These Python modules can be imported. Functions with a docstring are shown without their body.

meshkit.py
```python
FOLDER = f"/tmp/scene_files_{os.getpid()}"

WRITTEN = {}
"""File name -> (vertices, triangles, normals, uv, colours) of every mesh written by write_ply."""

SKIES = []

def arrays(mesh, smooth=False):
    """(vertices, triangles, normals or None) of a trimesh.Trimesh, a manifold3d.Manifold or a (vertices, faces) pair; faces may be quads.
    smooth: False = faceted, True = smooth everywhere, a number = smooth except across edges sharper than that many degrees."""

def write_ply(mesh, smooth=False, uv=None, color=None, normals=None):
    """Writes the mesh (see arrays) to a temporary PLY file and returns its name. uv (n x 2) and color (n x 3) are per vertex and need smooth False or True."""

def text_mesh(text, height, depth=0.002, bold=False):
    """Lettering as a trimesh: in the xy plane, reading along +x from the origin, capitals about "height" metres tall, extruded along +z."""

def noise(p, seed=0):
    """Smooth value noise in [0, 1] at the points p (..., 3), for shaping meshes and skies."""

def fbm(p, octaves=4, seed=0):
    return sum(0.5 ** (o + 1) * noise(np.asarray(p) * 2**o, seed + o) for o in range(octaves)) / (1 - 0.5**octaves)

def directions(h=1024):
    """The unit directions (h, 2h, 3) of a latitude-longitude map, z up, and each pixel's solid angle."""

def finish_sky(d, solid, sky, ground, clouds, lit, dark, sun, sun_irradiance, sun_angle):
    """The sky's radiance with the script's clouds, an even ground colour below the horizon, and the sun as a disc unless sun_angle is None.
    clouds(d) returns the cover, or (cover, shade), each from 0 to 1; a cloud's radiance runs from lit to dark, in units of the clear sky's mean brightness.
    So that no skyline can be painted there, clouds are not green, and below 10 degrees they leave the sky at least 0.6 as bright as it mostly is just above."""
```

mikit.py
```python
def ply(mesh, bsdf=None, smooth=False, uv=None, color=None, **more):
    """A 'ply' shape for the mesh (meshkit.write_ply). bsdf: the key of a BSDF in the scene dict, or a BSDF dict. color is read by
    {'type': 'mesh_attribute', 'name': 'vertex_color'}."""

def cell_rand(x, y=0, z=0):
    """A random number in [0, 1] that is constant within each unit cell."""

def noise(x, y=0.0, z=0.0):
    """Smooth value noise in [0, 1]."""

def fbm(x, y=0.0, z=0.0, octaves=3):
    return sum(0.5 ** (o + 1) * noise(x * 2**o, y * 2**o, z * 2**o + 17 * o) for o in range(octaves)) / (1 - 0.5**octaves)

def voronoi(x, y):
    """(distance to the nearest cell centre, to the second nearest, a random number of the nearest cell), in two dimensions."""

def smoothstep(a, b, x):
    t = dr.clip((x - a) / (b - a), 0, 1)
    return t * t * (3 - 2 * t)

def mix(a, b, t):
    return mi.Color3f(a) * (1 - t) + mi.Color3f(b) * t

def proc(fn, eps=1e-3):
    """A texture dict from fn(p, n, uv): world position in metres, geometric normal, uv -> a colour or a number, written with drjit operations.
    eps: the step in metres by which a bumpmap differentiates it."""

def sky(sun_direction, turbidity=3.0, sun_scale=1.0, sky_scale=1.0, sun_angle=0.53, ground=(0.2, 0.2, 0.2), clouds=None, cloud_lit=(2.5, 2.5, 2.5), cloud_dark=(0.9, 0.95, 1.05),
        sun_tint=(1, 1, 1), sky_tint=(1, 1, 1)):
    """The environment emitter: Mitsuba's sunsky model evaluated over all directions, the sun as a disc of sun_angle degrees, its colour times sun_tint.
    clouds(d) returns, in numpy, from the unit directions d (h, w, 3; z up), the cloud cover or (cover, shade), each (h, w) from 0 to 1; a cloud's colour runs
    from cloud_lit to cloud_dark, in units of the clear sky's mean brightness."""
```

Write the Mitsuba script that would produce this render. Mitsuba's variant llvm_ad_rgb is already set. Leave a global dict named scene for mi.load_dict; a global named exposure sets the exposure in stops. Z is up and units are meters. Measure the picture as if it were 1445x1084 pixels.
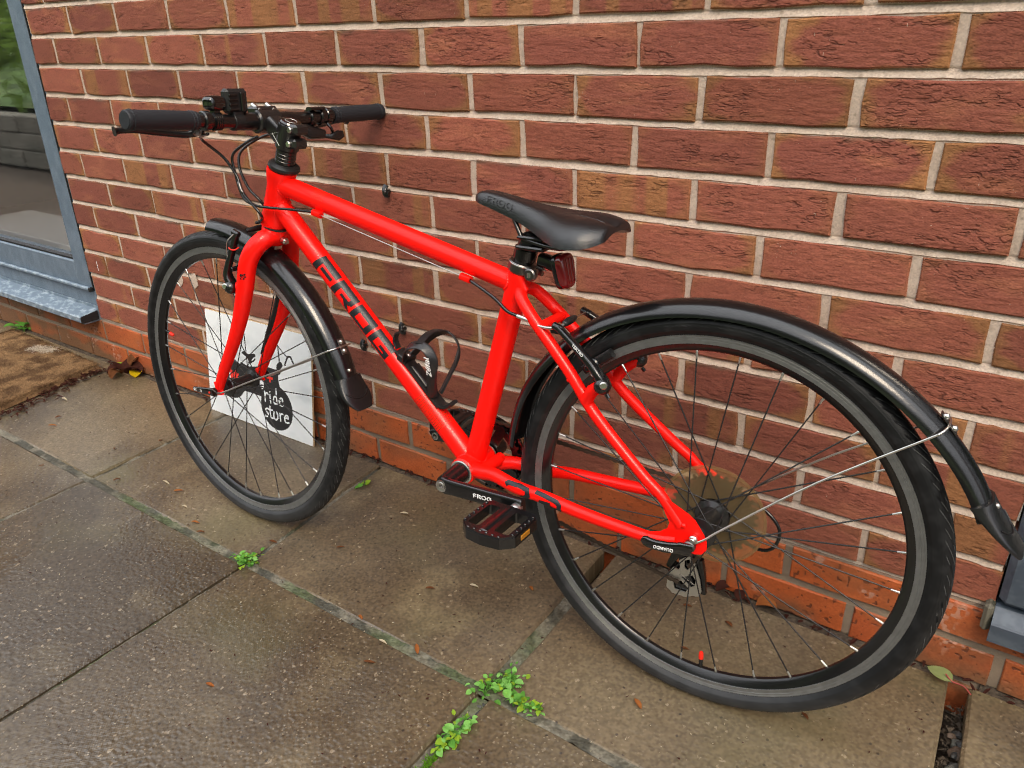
import math, random
import numpy as np
import trimesh, shapely
import manifold3d as m3
from shapely.geometry import Polygon, LineString, Point, box as sbox
from shapely.ops import unary_union
import drjit as dr
import mitsuba as mi
import mikit, meshkit
from mikit import ply, proc, noise, fbm, voronoi, cell_rand, smoothstep, mix

random.seed(7)
rng = np.random.default_rng(7)
T = mi.ScalarTransform4f
scene, labels = {'type': 'scene'}, {}

# ------------------------------------------------------------------ camera, sky, exposure
CAM = np.array([2.385235, -1.195924, 0.972905])
FWD = np.array([-0.532084, 0.740388, -0.410746])
UPV = np.array([-0.219468, 0.347934, 0.911469])
scene['camera'] = {'type': 'perspective', 'fov': 66.26, 'fov_axis': 'x', 'near_clip': 0.02, 'far_clip': 400.0,
                   'to_world': T().look_at(origin=CAM.tolist(), target=(CAM + FWD).tolist(), up=UPV.tolist())}


def overcast(d):
    """heavy even cloud: about three times brighter overhead than near the horizon, with soft lumps"""
    n = meshkit.fbm(np.stack([d[..., 0] / (d[..., 2] + .25), d[..., 1] / (d[..., 2] + .25), d[..., 2] * 0 + 3.1], -1) * 1.6, 4, 5)
    return np.ones(d.shape[:2]), np.clip(1.0 - np.clip(d[..., 2], 0, 1) + (n - .5) * .5, 0, 1)


scene['sky'] = mikit.sky((0.75, -0.85, 1.25), turbidity=4, sun_scale=0.22, sun_angle=24, clouds=overcast,
                         cloud_lit=(3.5, 3.55, 3.68), cloud_dark=(1.15, 1.18, 1.25))
exposure = 2.95

# ------------------------------------------------------------------ materials
def srgb(r, g, b):
    c = np.array([r, g, b]) / 255.0
    return np.where(c <= .04045, c / 12.92, ((c + .055) / 1.055) ** 2.4).tolist()


def rgb(c):
    return {'type': 'rgb', 'value': [float(x) for x in c]}


def pr(key, c, rough=.5, metal=0., spec=.5, coat=0., coat_gloss=.9, bump=None, bscale=1., **more):
    b = {'type': 'principled', 'base_color': rgb(c) if not isinstance(c, dict) else c, 'roughness': rough if isinstance(rough, dict) else float(rough),
         'metallic': float(metal), 'specular': float(spec)}
    if coat:
        b['clearcoat'], b['clearcoat_gloss'] = float(coat), float(coat_gloss)
    b.update(more)
    if bump is not None:
        b = {'type': 'bumpmap', 'nested_texture': bump, 'scale': float(bscale), 'nested_bsdf': b}
    scene[key] = {'type': 'twosided', 'bsdf': b}
    return key


PX, PZ, ZA, HO = 0.22275, 0.0764896, 0.9485435, 0.5 * 0.22275 - 0.00145   # brick module, centre height of the course at eye level


def cell(p):
    n = dr.floor((ZA + PZ / 2 - p.z) / PZ)
    par = n - 2 * dr.floor(n / 2)
    fx = (p.x - par * HO) / PX
    i = dr.floor(fx)
    return n, i, fx - i, (ZA + PZ / 2 - p.z) / PZ - n


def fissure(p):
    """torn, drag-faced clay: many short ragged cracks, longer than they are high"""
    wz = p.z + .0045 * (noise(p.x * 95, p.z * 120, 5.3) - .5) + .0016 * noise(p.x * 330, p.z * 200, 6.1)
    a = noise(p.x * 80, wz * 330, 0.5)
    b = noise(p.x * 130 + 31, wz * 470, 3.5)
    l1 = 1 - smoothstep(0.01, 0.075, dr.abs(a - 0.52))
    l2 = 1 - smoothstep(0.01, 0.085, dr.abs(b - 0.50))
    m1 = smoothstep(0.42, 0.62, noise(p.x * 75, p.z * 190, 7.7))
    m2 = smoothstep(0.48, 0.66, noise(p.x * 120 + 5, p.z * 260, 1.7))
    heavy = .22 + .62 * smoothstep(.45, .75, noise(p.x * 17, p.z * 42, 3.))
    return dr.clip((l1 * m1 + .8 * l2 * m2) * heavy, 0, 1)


def brick_col(p, n, uv):
    k, i, a, b = cell(p)
    r1, r2, r3 = cell_rand(i, k, 11), cell_rand(i, k, 23), cell_rand(i, k, 37)
    wob = (fbm(p.x * 22, p.z * 36, 1.5, 3) - .5)
    oval = dr.power(dr.abs(a - .5) * 2, 3.5) + dr.power(dr.abs(b - .5) * 2, 2.2) * .8 + wob * 1.1
    t_oval = smoothstep(.42, .95, oval)
    stripe = smoothstep(.5, .68, noise(p.x * 34 + r3 * 90, 3.3, k)) * .9
    t = dr.select(r1 < .26, t_oval * .3, dr.select(r1 < .76, t_oval * 1.0, dr.maximum(stripe, t_oval * .5)))
    red = mix((0.250, 0.080, 0.050), (0.192, 0.060, 0.042), r2)
    red = mix(red, (0.295, 0.108, 0.060), smoothstep(.5, .8, fbm(p.x * 13, p.z * 40, 4.4, 3)) * .7)
    tan = mix((0.275, 0.125, 0.050), (0.22, 0.098, 0.042), r3)
    c = mix(red, tan, dr.clip(t, 0, 1))
    grain = noise(p.x * 420, p.z * 700, 1.0)
    c = c * (.80 + .40 * grain) * (.82 + .36 * cell_rand(i, k, 77))
    ash = smoothstep(.86, 1.0, b + wob * .25) * 0 + smoothstep(.16, .02, b + wob * .3) * dr.select(r2 > .7, 1., 0.)
    c = mix(c, (0.085, 0.07, 0.05), ash * .7)
    c = mix(c, (0.035, 0.016, 0.012), fissure(p) * .50)  # painted occlusion shade and dark dirt inside the cracks
    speck = smoothstep(.965, .985, noise(p.x * 330 + 9, p.z * 330, 4.0)) * smoothstep(.5, .7, noise(p.x * 20, p.z * 20, 9.0))
    return mix(c, (0.5, 0.42, 0.33), speck * .75)


def brick_bump(p, n, uv):
    return -0.0020 * fissure(p) + 0.0011 * noise(p.x * 70, p.z * 230, .2) + 0.0005 * noise(p.x * 500, p.z * 700, 5.)


def plinth_col(p, n, uv):
    k, i, a, b = cell(p)
    r1, r2 = cell_rand(i, k, 51), cell_rand(i, k, 67)
    c = mix((0.40, 0.088, 0.022), (0.335, 0.072, 0.021), r1)
    c = mix(c, (0.46, 0.13, 0.04), smoothstep(.45, .8, fbm(p.x * 16, p.z * 26, 2.2, 3)) * .5)
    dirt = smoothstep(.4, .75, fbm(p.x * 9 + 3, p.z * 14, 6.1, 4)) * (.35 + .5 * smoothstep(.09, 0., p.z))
    left = smoothstep(.12, -.35, p.x)  # left end darker: shade painted into the colour along with dirt
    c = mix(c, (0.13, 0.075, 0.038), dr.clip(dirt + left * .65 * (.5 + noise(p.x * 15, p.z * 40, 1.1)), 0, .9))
    pit = smoothstep(.80, .88, noise(p.x * 170, p.z * 170, 8.0)) * smoothstep(.35, .6, noise(p.x * 14, p.z * 14, 3.0))
    c = mix(c, (0.07, 0.025, 0.012), pit * .7)
    bloom = smoothstep(.80, .9, noise(p.x * 24 + 5, p.z * 30, 2.0)) * smoothstep(.4, .7, noise(p.x * 160, p.z * 160, 3.0))
    c = mix(c, (0.5, 0.33, 0.25), bloom * .45)
    return c * (.88 + .24 * noise(p.x * 380, p.z * 380, 2.))


def plinth_bump(p, n, uv):
    return 0.0009 * fbm(p.x * 45, p.z * 60, 2.0, 3) - 0.0012 * smoothstep(.80, .88, noise(p.x * 170, p.z * 170, 8.0)) + .0003 * noise(p.x * 600, p.z * 600, 1.)


def mortar_col(p, n, uv):
    g = fbm(p.x * 60, p.z * 90, p.y * 60, 3)
    c = mix((0.42, 0.330, 0.265), (0.54, 0.450, 0.375), g)
    c = mix(c, (0.33, 0.235, 0.17), smoothstep(.5, .8, fbm(p.x * 5, p.z * 9, 3.3, 3)) * .5)
    c = c * (.78 + .4 * noise(p.x * 500, p.z * 500, p.y * 400))
    c = mix(c, (0.16, 0.12, 0.085), smoothstep(.68, .9, noise(p.x * 130, p.z * 160, 2.5)) * .55)
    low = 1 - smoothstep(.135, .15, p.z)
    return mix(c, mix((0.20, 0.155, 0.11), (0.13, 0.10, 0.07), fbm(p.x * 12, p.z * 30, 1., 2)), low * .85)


def mortar_bump(p, n, uv):
    return 0.0016 * fbm(p.x * 170, p.z * 170, p.y * 170, 3)


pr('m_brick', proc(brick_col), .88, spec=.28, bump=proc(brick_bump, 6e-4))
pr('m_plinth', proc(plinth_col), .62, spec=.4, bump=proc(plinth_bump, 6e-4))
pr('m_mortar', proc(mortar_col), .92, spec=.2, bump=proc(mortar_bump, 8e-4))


def slab_cell(p):
    return dr.floor((p.x - .57) / .61), dr.floor((p.y + .45) / .62)


def slab_col(p, n, uv):
    i, j = slab_cell(p)
    r = cell_rand(i, j, 5)
    big = fbm(p.x * 3.1, p.y * 3.1, 1.7, 4)
    mid = fbm(p.x * 11, p.y * 11, 4.2, 3)
    c = mix((0.088, 0.069, 0.043), (0.047, 0.036, 0.0235), smoothstep(.35, .65, big))
    c = mix(c, (0.108, 0.088, 0.055), smoothstep(.52, .8, mid) * .5)
    wet_far = smoothstep(-.9, -.1, p.y)
    c = c * (.86 + .25 * r)
    grain = noise(p.x * 260, p.y * 260, 1.)
    c = c * (.70 + .6 * grain)
    d, _, w = voronoi(p.x * 75, p.y * 75)
    ag = dr.select(w > .86, 1., 0.) * (1 - smoothstep(.02 + .16 * cell_rand(dr.floor(w * 9999), 1, 2), .08 + .18 * cell_rand(dr.floor(w * 9999), 1, 2), d + .45 * (noise(p.x * 330, p.y * 330, 2.) - .5)))
    c = mix(c, mix((0.30, 0.26, 0.20), (0.16, 0.12, 0.08), cell_rand(dr.floor(p.x * 90), dr.floor(p.y * 90), 3)), ag * (.30 + .3 * (1 - wet_far)))
    d2, _, w2 = voronoi(p.x * 40 + 7, p.y * 40)
    c = mix(c, (0.018, 0.014, 0.011), dr.select(w2 > .82, 1., 0.) * (1 - smoothstep(.05, .13, d2)) * .8)
    algae = smoothstep(.55, .85, fbm(p.x * 5 + 9, p.y * 5, 2.2, 3))
    c = mix(c, (0.075, 0.075, 0.035), algae * .35)
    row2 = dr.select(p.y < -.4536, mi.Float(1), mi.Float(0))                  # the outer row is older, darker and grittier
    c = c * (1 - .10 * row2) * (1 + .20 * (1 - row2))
    d3, _, w3 = voronoi(p.x * 150 + 3, p.y * 150)
    c = mix(c, (0.22, 0.19, 0.145), dr.select(w3 > .86, 1., 0.) * (1 - smoothstep(.12, .28, d3)) * (.15 + .3 * row2))
    return c * mi.Color3f(1.16, 1.11, 1.02)


def slab_bump(p, n, uv):
    dx, dy = p.x * 1250, p.y * 1250
    dim = dr.sin(dx) * dr.sin(dy)
    return 0.00010 * dim * smoothstep(.3, .6, fbm(p.x * 4, p.y * 4, 8., 2)) + 0.0009 * noise(p.x * 210, p.y * 210, 3.) + 0.0004 * fbm(p.x * 40, p.y * 40, 6., 3)


def slab_rough(p, n, uv):
    return dr.clip(dr.select(p.y < -.4536, mi.Float(.24), mi.Float(.32)) + .26 * smoothstep(.38, .68, fbm(p.x * 4.3 + 2, p.y * 4.3, 3.3, 3)), .05, 1)


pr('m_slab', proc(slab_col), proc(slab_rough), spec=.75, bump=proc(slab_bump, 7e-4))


def joint_col(p, n, uv):
    g = fbm(p.x * 30, p.y * 30, 2., 3)
    c = mix((0.120, 0.110, 0.082), (0.042, 0.040, 0.028), smoothstep(.36, .62, g))
    c = mix(c, (0.05, 0.075, 0.02), smoothstep(.5, .75, fbm(p.x * 9, p.y * 9, 7., 3)) * .55)
    return c * (.65 + .7 * noise(p.x * 300, p.y * 300, 1.))


pr('m_joint', proc(joint_col), .7, bump=proc(lambda p, n, uv: .007 * fbm(p.x * 70, p.y * 70, 1., 4), 8e-4))
pr('m_soil', proc(lambda p, n, uv: mix((.035, .026, .018), (.075, .055, .036), fbm(p.x * 60, p.y * 60, p.z * 60, 3)) * (.5 + noise(p.x * 300, p.y * 300, 1.))), .9,
   bump=proc(lambda p, n, uv: .006 * fbm(p.x * 90, p.y * 90, 1., 3), 1e-3))

# bicycle
pr('m_red', (0.92, 0.0050, 0.0016), .40, spec=.12, coat=.75, coat_gloss=.975)
pr('m_decal', (0.010, 0.010, 0.013), .42, spec=.42, coat=.15, coat_gloss=.93)
pr('m_decal_grey', (0.022, 0.022, 0.028), .33, spec=.8, coat=.5)
pr('m_line', (0.30, 0.035, 0.008), .4, spec=.4)
pr('m_guard', proc(lambda p, n, uv: mix((.003, .0032, .0038), (.005, .0052, .006), smoothstep(.5, .9, fbm(p.x * 60, p.y * 60, p.z * 60, 3)))),
   proc(lambda p, n, uv: .18 + .03 * fbm(p.x * 9, p.y * 9, p.z * 9, 2)), spec=.62, coat=.3, coat_gloss=.93)
pr('m_flap', (0.006, 0.006, 0.007), .32, spec=.6)
pr('m_black', (0.004, 0.004, 0.0045), .24, spec=.75)
pr('m_black_satin', (0.009, 0.009, 0.0095), .42, spec=.45)
pr('m_black_gloss', (0.003, 0.003, 0.0035), .07, spec=1.)
pr('m_anod', (0.010, 0.0095, 0.010), .24, spec=.7)
pr('m_cage', (0.011, 0.011, 0.012), .33, spec=.5)
pr('m_grip', (0.013, 0.015, 0.019), .55, spec=.4, bump=proc(lambda p, n, uv: .0006 * noise(p.x * 700, p.y * 700, p.z * 700), 4e-4))
pr('m_saddle', (0.0045, 0.005, 0.006), .30, spec=.75, bump=proc(lambda p, n, uv: .0004 * noise(p.x * 900, p.y * 900, p.z * 900), 4e-4))
pr('m_saddle_print', (0.030, 0.033, 0.036), .45)
pr('m_steel', (0.62, 0.61, 0.58), .28, metal=1.)
pr('m_silver', (0.68, 0.69, 0.67), .36, metal=1.)
pr('m_dark_steel', (0.16, 0.15, 0.145), .35, metal=1.)
pr('m_cassette', (0.085, 0.085, 0.078), .4, metal=1.)
pr('m_chain', (0.105, 0.080, 0.062), .42, metal=.75)
pr('m_spoke', (0.014, 0.014, 0.015), .35, spec=.6)
pr('m_spoke_steel', (0.55, 0.55, 0.53), .3, metal=1.)


def track_col(p, n, uv):
    return mix((.24, .25, .25), (.16, .165, .165), fbm(p.x * 120, p.y * 120, p.z * 120, 3))


pr('m_track', proc(track_col), .40, metal=.7, spec=.5)
pr('m_rim', (0.006, 0.006, 0.0065), .2, spec=.6)


def tyre_bump(p, n, uv):
    a = uv.x * 92
    v = dr.abs(uv.y - .5)
    t = a + (uv.y - .5) * 9
    f = t - dr.floor(t)
    sipe = (1 - smoothstep(.05, .13, dr.abs(f - .5))) * smoothstep(.07, .10, v) * (1 - smoothstep(.22, .25, v))
    t2 = uv.x * 184 - (uv.y - .5) * 12
    f2 = t2 - dr.floor(t2)
    s2 = (1 - smoothstep(.06, .14, dr.abs(f2 - .5))) * smoothstep(.0, .01, v) * (1 - smoothstep(.04, .06, v))
    ring = (1 - smoothstep(.0, .008, dr.abs(v - .315))) * .6 + (1 - smoothstep(.0, .006, dr.abs(v - .42))) * .5
    blk = smoothstep(.55, .6, noise(uv.x * 900, dr.floor(v * 60), 1.)) * smoothstep(.355, .36, v) * (1 - smoothstep(.385, .39, v)) * smoothstep(.45, .55, noise(uv.x * 22, 1., 4.))
    return -.0016 * sipe - .0008 * s2 + .0006 * ring + .0004 * blk


def tyre_col(p, n, uv):
    v = dr.abs(uv.y - .5)
    dust = fbm(p.x * 45, p.y * 45, p.z * 45, 3)
    c = mix((.0065, .007, .008), (.017, .0175, .019), smoothstep(.4, .7, dust) * .7)
    a = uv.x * 92
    t = a + (uv.y - .5) * 9
    f = t - dr.floor(t)
    c = mix(c, (.10, .105, .105), (1 - smoothstep(.04, .10, dr.abs(f - .5))) * smoothstep(.05, .07, v) * (1 - smoothstep(.24, .27, v)) * smoothstep(.3, .5, noise(a * 1.7, 2., v * 9)) * .9)
    low = smoothstep(.20, .0, p.z) * smoothstep(.08, .2, v)
    return mix(c, (.036, .038, .041), low * (.4 + .5 * dust))


pr('m_tyre', proc(tyre_col), .42, spec=.32, bump=proc(tyre_bump, 7e-4))
pr('m_redplastic', (0.75, 0.02, 0.008), .35, spec=.5)
scene['m_lens'] = {'type': 'twosided', 'bsdf': {'type': 'principled', 'base_color': rgb((.16, .004, .006)), 'roughness': .12, 'specular': .6, 'clearcoat': .8, 'clearcoat_gloss': .97}}
pr('m_amber', (0.30, 0.125, 0.010), .3, spec=.6)
pr('m_white_print', (0.75, 0.75, 0.74), .5)
scene['m_guard_disc'] = {'type': 'blendbsdf', 'weight': .24,
                         'a': {'type': 'thindielectric', 'specular_transmittance': rgb((.84, .72, .52))},
                         'b': {'type': 'twosided', 'bsdf': {'type': 'principled', 'base_color': rgb((.38, .27, .14)), 'roughness': .45}}}

# setting
pr('m_frame', proc(lambda p, n, uv: mix((.100, .140, .188), (.130, .172, .225), smoothstep(.35, .75, fbm(p.x * 45, p.y * 45, p.z * 20, 4))) * (.85 + .25 * noise(p.x * 300, p.y * 300, p.z * 300))),
   proc(lambda p, n, uv: .30 + .3 * fbm(p.x * 30, p.y * 30, p.z * 30, 3)), spec=.5)
pr('m_cill', proc(lambda p, n, uv: mix((.12, .165, .215), (.26, .32, .38), smoothstep(.42, .78, fbm(p.x * 55, p.y * 90, p.z * 55, 4)))),
   proc(lambda p, n, uv: .22 + .35 * fbm(p.x * 30, p.y * 60, 1., 3)), spec=.5)
pr('m_cill_dark', proc(lambda p, n, uv: mix((.050, .066, .090), (.075, .095, .12), smoothstep(.4, .7, fbm(p.x * 60, p.y * 60, p.z * 60, 3)))), .4, spec=.5)
pr('m_gasket', (0.008, 0.008, 0.009), .6)
scene['m_glass'] = {'type': 'thindielectric', 'int_ior': 1.85}     # coated double glazing
pr('m_room', (0.30, 0.32, 0.32), .8)
pr('m_inner', (.34, .37, .39), .5)
pr('m_room_floor', (0.36, 0.36, 0.35), .7)


def mat_col(p, n, uv):
    g = fbm(p.x * 26, p.y * 26, 1., 4)
    c = mix((.165, .098, .048), (.075, .042, .021), smoothstep(.32, .66, g))
    return c * (.55 + .9 * noise(p.x * 420, p.y * 420, p.z * 200))


pr('m_mat', proc(mat_col), .95, spec=.1)
pr('m_mat_pale', (.36, .30, .23), .9, spec=.1)
pr('m_board', proc(lambda p, n, uv: mix((.70, .735, .75), (.50, .54, .56), smoothstep(.5, .85, fbm(p.x * 9, p.y * 9, p.z * 14, 4)))), .42, spec=.45)
pr('m_board_edge', (.42, .30, .15), .8)
pr('m_board_black', (.016, .017, .019), .4)
pr('m_board_red', (.72, .03, .02), .45)


def leaf_fn(a, b):
    return proc(lambda p, n, uv: mix(a, b, fbm(p.x * 90, p.y * 90, p.z * 90, 3)))


def leaf_mat(key, a, b, tr=.35):
    scene[key] = {'type': 'principledthin', 'base_color': leaf_fn(a, b), 'roughness': .45, 'diff_trans': tr * 2, 'spec_trans': 0.0, 'eta': 1.4}


leaf_mat('m_leaf_green', (.065, .21, .028), (.15, .36, .065))
leaf_mat('m_leaf_fresh', (.16, .42, .06), (.26, .50, .16))
leaf_mat('m_leaf_lime', (.30, .42, .03), (.20, .36, .04))
leaf_mat('m_leaf_yellow', (.62, .45, .01), (.52, .33, .01))
leaf_mat('m_leaf_pale', (.30, .33, .15), (.20, .26, .08))
leaf_mat('m_leaf_brown', (.075, .03, .014), (.15, .06, .025), .15)
leaf_mat('m_leaf_orange', (.32, .12, .035), (.20, .06, .02), .2)
leaf_mat('m_leaf_dark', (.030, .012, .010), (.055, .02, .014), .1)
leaf_mat('m_leaf_straw', (.45, .40, .28), (.36, .29, .19), .2)
leaf_mat('m_moss', (.10, .22, .01), (.05, .14, .01), .2)
leaf_mat('m_shrub', (.07, .15, .03), (.16, .22, .04), .3)
leaf_mat('m_hedge', (.035, .075, .02), (.07, .12, .03), .3)
pr('m_stem', (.10, .05, .03), .6)
pr('m_stalk', (.30, .05, .04), .5)
pr('m_bank', proc(lambda p, n, uv: mix(mix((.022, .045, .010), (.045, .05, .02), smoothstep(.4, .7, fbm(p.x * 1.1, p.y * 1.1, 2., 3))), (.085, .145, .032), fbm(p.x * 2.2, p.y * 2.2, p.z * 2.2, 5)) * (.4 + 1.2 * noise(p.x * 14, p.y * 14, p.z * 14))), .9)
pr('m_stone', proc(lambda p, n, uv: mix((.06, .062, .045), (.19, .17, .135), fbm(p.x * 6, p.y * 6, p.z * 9, 4))), .85)
pr('m_pebble_dark', (.035, .034, .031), .6)
pr('m_pebble_brown', (.075, .050, .034), .7)
pr('m_pebble', proc(lambda p, n, uv: mix((.10, .10, .085), (.05, .05, .042), fbm(p.x * 60, p.y * 60, p.z * 60, 3))), .7)

# ------------------------------------------------------------------ mesh helpers
COUNT = {}


def key_for(name, parent=None):
    base = (parent + '__' + name) if parent else name
    n = COUNT.get(base, 0)
    COUNT[base] = n + 1
    return base if n == 0 else f'{base}_{n:03d}'


def put(name, mesh, mat, parent=None, smooth=False, label=None, kind=None, uv=None, cat=None, group=None):
    k = key_for(name, parent)
    scene[k] = ply(mesh, mat, smooth=smooth, uv=uv)
    d = {}
    for a, b in (('label', label), ('kind', kind), ('category', cat), ('group', group)):
        if b:
            d[a] = b
    if d:
        labels[k] = d
    return k


def thing(name, label, cat, group=None):
    k = key_for(name)
    labels[k] = {'label': label, 'category': cat}
    if group:
        labels[k]['group'] = group
    return k


def TM(v, f):
    return trimesh.Trimesh(np.asarray(v, float), np.asarray(f, int), process=False)


def cat(*ms):
    ms = [m for m in ms if m is not None]
    return trimesh.util.concatenate(ms) if len(ms) > 1 else ms[0]


def box(x0, x1, y0, y1, z0, z1):
    m = trimesh.creation.box(bounds=[[min(x0, x1), min(y0, y1), min(z0, z1)], [max(x0, x1), max(y0, y1), max(z0, z1)]])
    return TM(m.vertices, m.faces)


def rbox(x0, x1, y0, y1, z0, z1, c=.002):
    """box with chamfered edges"""
    lo, hi = np.array([x0, y0, z0], float), np.array([x1, y1, z1], float)
    lo, hi = np.minimum(lo, hi), np.maximum(lo, hi)
    c = min(c, *(0.45 * (hi - lo)))
    pts = []
    for sx in (0, 1):
        for sy in (0, 1):
            for sz in (0, 1):
                q = np.where([sx, sy, sz], hi, lo)
                s = np.where([sx, sy, sz], -1, 1)
                for ax in range(3):
                    o = s * c
                    o[ax] = 0
                    pts.append(q + o)
    m = trimesh.convex.convex_hull(np.array(pts))
    return TM(m.vertices, m.faces)


def frames(p, up=None):
    p = np.asarray(p, float)
    t = np.gradient(p, axis=0)
    t /= np.linalg.norm(t, axis=1, keepdims=True) + 1e-12
    if up is not None:
        up = np.broadcast_to(np.asarray(up, float), p.shape)
        a = up - (up * t).sum(1, keepdims=True) * t
        a /= np.linalg.norm(a, axis=1, keepdims=True) + 1e-12
    else:
        a = np.zeros_like(p)
        s = np.eye(3)[np.argmin(np.abs(t[0]))]
        a0 = s - (s @ t[0]) * t[0]
        a[0] = a0 / np.linalg.norm(a0)
        for i in range(1, len(p)):
            v = a[i - 1] - (a[i - 1] @ t[i]) * t[i]
            a[i] = v / (np.linalg.norm(v) + 1e-12)
    return t, a, np.cross(t, a)


def sweep(p, ring, closed=False):
    """p: list of centres; ring: (len(p), k, 3) points"""
    n, k = ring.shape[:2]
    v = ring.reshape(-1, 3)
    f = []
    last = n if closed else n - 1
    for i in range(last):
        a, b = i * k, ((i + 1) % n) * k
        for j in range(k):
            j2 = (j + 1) % k
            f += [[a + j, a + j2, b + j2], [a + j, b + j2, b + j]]
    if not closed:
        v = np.vstack([v, ring[0].mean(0), ring[-1].mean(0)])
        c0, c1 = len(v) - 2, len(v) - 1
        e = (n - 1) * k
        for j in range(k):
            j2 = (j + 1) % k
            f += [[c0, j2, j], [c1, e + j, e + j2]]
    return TM(v, f)


def tube(p, r, k=10, up=None):
    p = np.asarray(p, float)
    t, a, b = frames(p, up)
    r = np.broadcast_to(np.asarray(r, float), (len(p),))
    th = np.arange(k) * 2 * np.pi / k
    ring = p[:, None] + r[:, None, None] * (np.cos(th)[None, :, None] * a[:, None] + np.sin(th)[None, :, None] * b[:, None])
    return sweep(p, ring)


def bar(p, ha, hb, up, e=.5, k=16):
    """swept super-ellipse: half sizes ha along up, hb across; e small = boxy"""
    p = np.asarray(p, float)
    t, a, b = frames(p, up)
    ha = np.broadcast_to(np.asarray(ha, float), (len(p),))
    hb = np.broadcast_to(np.asarray(hb, float), (len(p),))
    th = (np.arange(k) + .5) * 2 * np.pi / k
    ca, sa = np.sign(np.cos(th)) * np.abs(np.cos(th)) ** e, np.sign(np.sin(th)) * np.abs(np.sin(th)) ** e
    ring = p[:, None] + ha[:, None, None] * ca[None, :, None] * a[:, None] + hb[:, None, None] * sa[None, :, None] * b[:, None]
    return sweep(p, ring)


def cr(pts, n=8):
    """Catmull-Rom through pts"""
    p = np.asarray(pts, float)
    q = np.vstack([2 * p[0] - p[1], p, 2 * p[-1] - p[-2]])
    out = []
    for i in range(1, len(q) - 2):
        for t in np.arange(n) / n:
            a, b, c, d = q[i - 1], q[i], q[i + 1], q[i + 2]
            out.append(.5 * (2 * b + (c - a) * t + (2 * a - 5 * b + 4 * c - d) * t * t + (-a + 3 * b - 3 * c + d) * t ** 3))
    out.append(p[-1])
    return np.array(out)


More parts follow.
